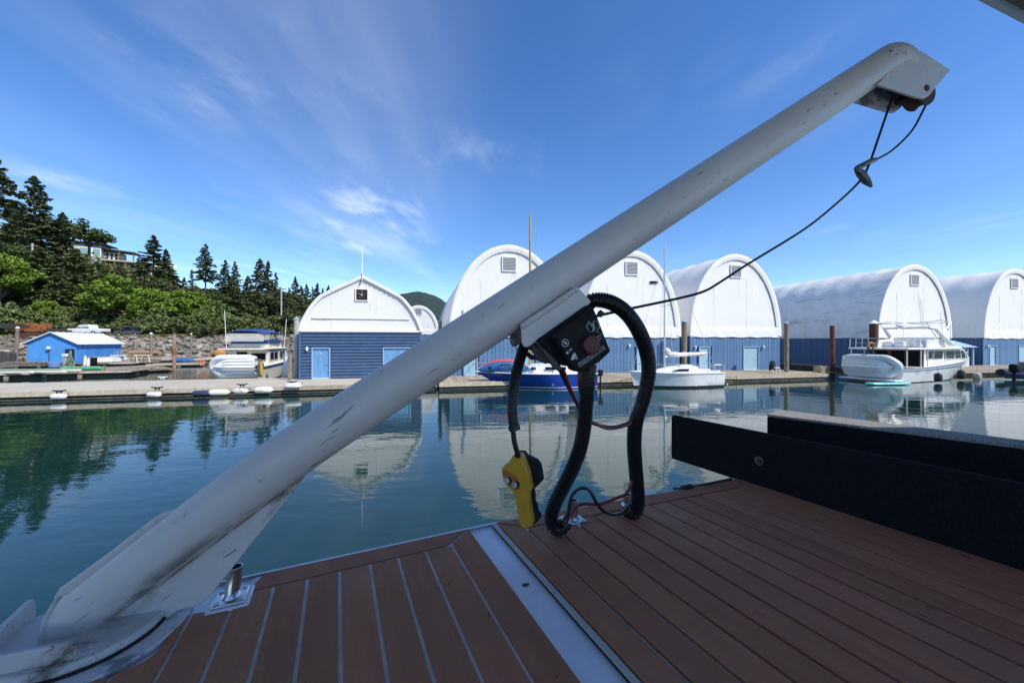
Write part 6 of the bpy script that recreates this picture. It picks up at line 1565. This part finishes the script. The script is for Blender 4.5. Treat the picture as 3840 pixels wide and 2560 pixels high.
mark([(2121, 1322), (2128, 1316), (2134, 1322), (2127, 1328)]); mark([(2133, 1313), (2143, 1305), (2146, 1309), (2136, 1317)])
mark([(2140, 1348), (2148, 1326), (2156, 1322), (2163, 1334), (2157, 1340), (2150, 1350)]); q = PL(2162, 1343, cf); wip(MB().tube([q, q + NV * .0004], .0025, 12), 'pictogram', 'print_white')
for (uu_, vv_) in ((2212, 1230), (2236, 1218)):
    q = PL(uu_, vv_, cf); wip(MB().tube([q + UPV * .009 * math.cos(a) * 1.1 + PV * .0055 * math.sin(a) for a in np.linspace(0, 2 * math.pi, 21)], .0006, 5), 'pictogram', 'alloy')
wip(MB().tube(smooth_path([PL(2217, 1213, cf), PL(2226, 1226, cf), PL(2229, 1240, cf)], 5), .0011, 5), 'pictogram', 'print_white')
# ---- hoses and wires
mat('conduit', (.010, .010, .012), .38)
def hose(label, pts, r, sub=10, pitch=.0055):
    P = smooth_path([W(*p) for p in pts], sub); L_ = 0; dense = [P[0]]
    # resample evenly
    cum = [0]
    for a, b in zip(P, P[1:]): cum.append(cum[-1] + (b - a).length)
    n = int(cum[-1] / pitch) * 4; out = []
    j = 0
    for i in range(n + 1):
        s = cum[-1] * i / n
        while j < len(cum) - 2 and cum[j + 1] < s: j += 1
        f_ = (s - cum[j]) / max(1e-9, cum[j + 1] - cum[j]); out.append(P[j].lerp(P[j + 1], f_))
    rs = [r * 1.03 if (i % 4) < 2 else r * .86 for i in range(n + 1)]
    t = thing('conduit_hose', label, 'hose', out[-1])
    MB().tube(out, rs, 18).build('sleeve', 'conduit', t, world=True, smooth=20)
    e = out[0], out[min(6, n)]; f2 = out[-1], out[-8]
    MB().tube([f2[0], f2[1]], r * 1.06, 18).build('tape_end', 'black_rubber', t, world=True)
    return t
hose('short ribbed black hose leading down to the yellow control', ((1968, 1290, .93), (1945, 1365, .90), (1930, 1430, .88), (1921, 1500, .868), (1922, 1560, .864), (1930, 1612, .862)), .0125)
hose('middle ribbed black hose curling at the deck', ((2212, 1365, .88), (2205, 1440, .88), (2197, 1520, .89), (2190, 1600, .90), (2175, 1680, .91), (2145, 1760, .93), (2110, 1830, .95), (2080, 1890, .965), (2066, 1935, .972), (2072, 1970, .974), (2092, 1984, .975), (2112, 1975, .98), (2120, 1955, .985)), .0170)
hose('tall ribbed black hose looping on the right down to the deck', ((2195, 1150, .945), (2225, 1126, .93), (2285, 1132, .93), (2345, 1170, .94), (2392, 1235, .95), (2425, 1320, .97), (2432, 1400, .98), (2412, 1500, .99), (2385, 1580, 1.0), (2378, 1660, 1.02), (2383, 1750, 1.04), (2390, 1830, 1.06), (2392, 1890, 1.072), (2380, 1918, 1.078), (2362, 1922, 1.085), (2352, 1905, 1.09)), .0185)
mat('wire_red', (.16, .012, .02), .4); mat('wire_black', (.010, .010, .012), .35)
def wire(label, pts, r, m, sub=6): return tag(MB().tube(smooth_path([W(*p) for p in pts], sub), r, 8).build('wire', m), label, 'wire')
wire('red wire looping between the two long hoses near the deck', ((2372, 1800, 1.02), (2366, 1817, 1.02), (2348, 1851, 1.01), (2308, 1868, 1.0), (2251, 1889, .995), (2184, 1889, .99), (2157, 1905, .99), (2140, 1928, .985), (2125, 1956, .98)), .0042, 'wire_red')
wire('black wire arching between the two long hoses near the deck', ((2113, 1949, .98), (2130, 1922, .985), (2136, 1889, .985), (2146, 1855, .985), (2169, 1834, .985), (2192, 1829, .985), (2213, 1841, .985), (2226, 1864, .985), (2241, 1891, .99), (2264, 1916, 1.0), (2295, 1928, 1.02), (2327, 1924, 1.04), (2348, 1908, 1.06), (2362, 1891, 1.07)), .0042, 'wire_black')
wire('red wire dropping from the winch to the middle hose', ((2112, 1385, .90), (2140, 1460, .91), (2180, 1550, .92), (2195, 1590, .915)), .0042, 'wire_red')
wire('black wire dropping from the winch to the middle hose', ((2096, 1380, .90), (2130, 1450, .915), (2172, 1530, .925), (2197, 1570, .92)), .0045, 'wire_black')
wire('red wire slung between the two long hoses at half height', ((2200, 1565, .93), (2227, 1584, .94), (2285, 1606, .96), (2358, 1590, .99), (2390, 1560, 1.0)), .0042, 'wire_red')
wire('black wire slung between the two long hoses at half height', ((2200, 1575, .93), (2240, 1592, .945), (2300, 1600, .965), (2360, 1582, .99), (2392, 1550, 1.0)), .0040, 'wire_black')
wire('red cable beside the top of the middle hose', ((2180, 1385, .89), (2180, 1430, .89), (2186, 1480, .90), (2198, 1530, .905)), .0085, 'wire_red')
wire('tan wire lug behind the short hose', ((1975, 1325, .94), (1995, 1340, .93), (2010, 1340, .93), (2050, 1356, .92)), .006, 'rust')
wire('black lead from the short hose into the yellow control', ((1923, 1600, .862), (1928, 1650, .862), (1938, 1690, .864), (1944, 1712, .868)), .0058, 'wire_black')
# ---- pendant control
mat('pendant_yellow', (.50, .27, .012), .45, col2=(.44, .23, .012), nscale=30, spots=[(60, (1, 1, 1), .68, .74, (.22, .13, .02))])
YP = .868
pz = lambda l, Y=YP: [W(1800 + .2807 * x, 1600 + .2807 * y, Y) for x, y in l]
pd = thing('pendant_control', 'yellow and black winch control hanging above the deck', 'remote control', W(1975, 1975, YP))
def pdp(mb, name, m, par=None, **k):
    o = mb.build(name, m, par or pd, **k)
    if par is None: o.matrix_parent_inverse = base_matrix(pd).inverted()
    return o
yo = [(440, 372), (548, 378), (575, 440), (605, 520), (640, 610), (668, 740), (690, 858), (645, 882), (655, 1040), (685, 1220), (700, 1310), (688, 1338), (600, 1366), (548, 1340), (512, 1270), (460, 890), (428, 868), (330, 760), (300, 680), (284, 590), (290, 548), (330, 512), (372, 488), (425, 405)]
pdp(MB().prism(pz(yo), (.008, .026, 0)), 'front_shell', 'pendant_yellow', smooth=0, bevel=.0035)
bo_ = [(470, 340), (575, 345), (585, 385), (735, 455), (782, 520), (802, 620), (818, 722), (790, 765), (700, 850), (690, 870), (706, 945), (700, 1010), (732, 1072), (742, 1150), (782, 1212), (780, 1252), (742, 1292), (690, 1325), (600, 1340), (540, 1250), (480, 900), (350, 760), (320, 600), (420, 430)]
pdp(MB().prism(pz(bo_, YP + .0275), (.010, .022, 0)), 'rear_shell', 'black_plastic', smooth=0, bevel=.004)
mat('pendant_recess_shade', (.34, .10, .012), .5); mat('button_grey', (.42, .41, .42), .5)
pdp(MB().prism(pz([(300, 590), (330, 575), (470, 650), (505, 720), (540, 830), (470, 835), (420, 790), (340, 740)], YP - .0005), (0, -.0015, 0)), 'button_panel', 'pendant_recess_shade', smooth=0)  # recess shadow painted in as a darker orange patch on the flat face
for i, (x, y) in enumerate(((362, 712), (462, 768))):
    c = pz([(x, y)])[0]; nn = Vector((-.55, -.83, 0)); e1, e2 = Vector((.83, -.55, 0)), Vector((0, 0, 1))
    ringd = lambda rr, o: [c + nn * o + (e1 * math.cos(a) + e2 * math.sin(a)) * rr for a in np.linspace(0, 2 * math.pi, 25)[:-1]]
    bt_ = MB().loft([ringd(.0100, -.006), ringd(.0100, .001), ringd(.0086, .002)], closed=True, caps=True); bo2 = pdp(bt_, 'button_ring', 'black_plastic')
    pdp(MB().loft([ringd(.0080, .0015), ringd(.0078, .0035), ringd(.007, .0043)], closed=True, caps=True), 'button', 'button_grey')
pdp(MB().tube(pz([(470, 350), (520, 352)]) , .008, 10), 'cable_gland', 'black_plastic')
hd_ = pz([(488, 380), (520, 560), (560, 870), (600, 1330)], YP - .0012); 
# ---- hoist cable with hook end
cb = MB(); cb.tube(smooth_path([PL(u, v, .0) for u, v in ((2236, 1187), (2250, 1182), (2368, 1156), (2547, 1118), (2640, 1092), (2700, 1058), (2808, 988), (3020, 857), (3150, 752), (3225, 678), (3258, 620), (3300, 500), (3347, 362))], 8), .0034, 8)
tag(cb.build('hoist_cable', 'wire_black'), 'dark steel hoist cable from the winch up to the crane head', 'cable')
cb = MB(); cb.tube(smooth_path([PL(u, v, .0) for u, v in ((3482, 372), (3465, 408), (3420, 490), (3347, 563), (3282, 601))], 8), .0034, 8)
tail = tag(cb.build('cable_tail', 'wire_black'), 'loose cable end curving down from the crane sheave', 'cable')
mat('hook_grey', (.16, .18, .18), .5, metal=.6, col2=(.10, .10, .10), nscale=60)
hk = thing('cable_hook', 'grey swaged hook hanging on the loose cable end', 'hook', PL(3240, 640))
o = MB().tube([PL(3286, 598), PL(3262, 606), PL(3215, 630), PL(3208, 634)], [.006, .008, .008, .005], 8).build('swage', 'hook_grey', hk, world=True)
o = MB().tube([PL(3212, 636, .01), PL(3228, 650, .01), PL(3250, 680, .01), PL(3268, 700, .01)], [.007, .012, .011, .004], 8).build('hook', 'hook_grey', hk, world=True)
tb_ = MB().tube([PL(2246, 1172), PL(2258, 1180)], .008, 8); tag(tb_.build('cable_thimble', 'bark'), 'small brass thimble where the cable leaves the winch', 'thimble')
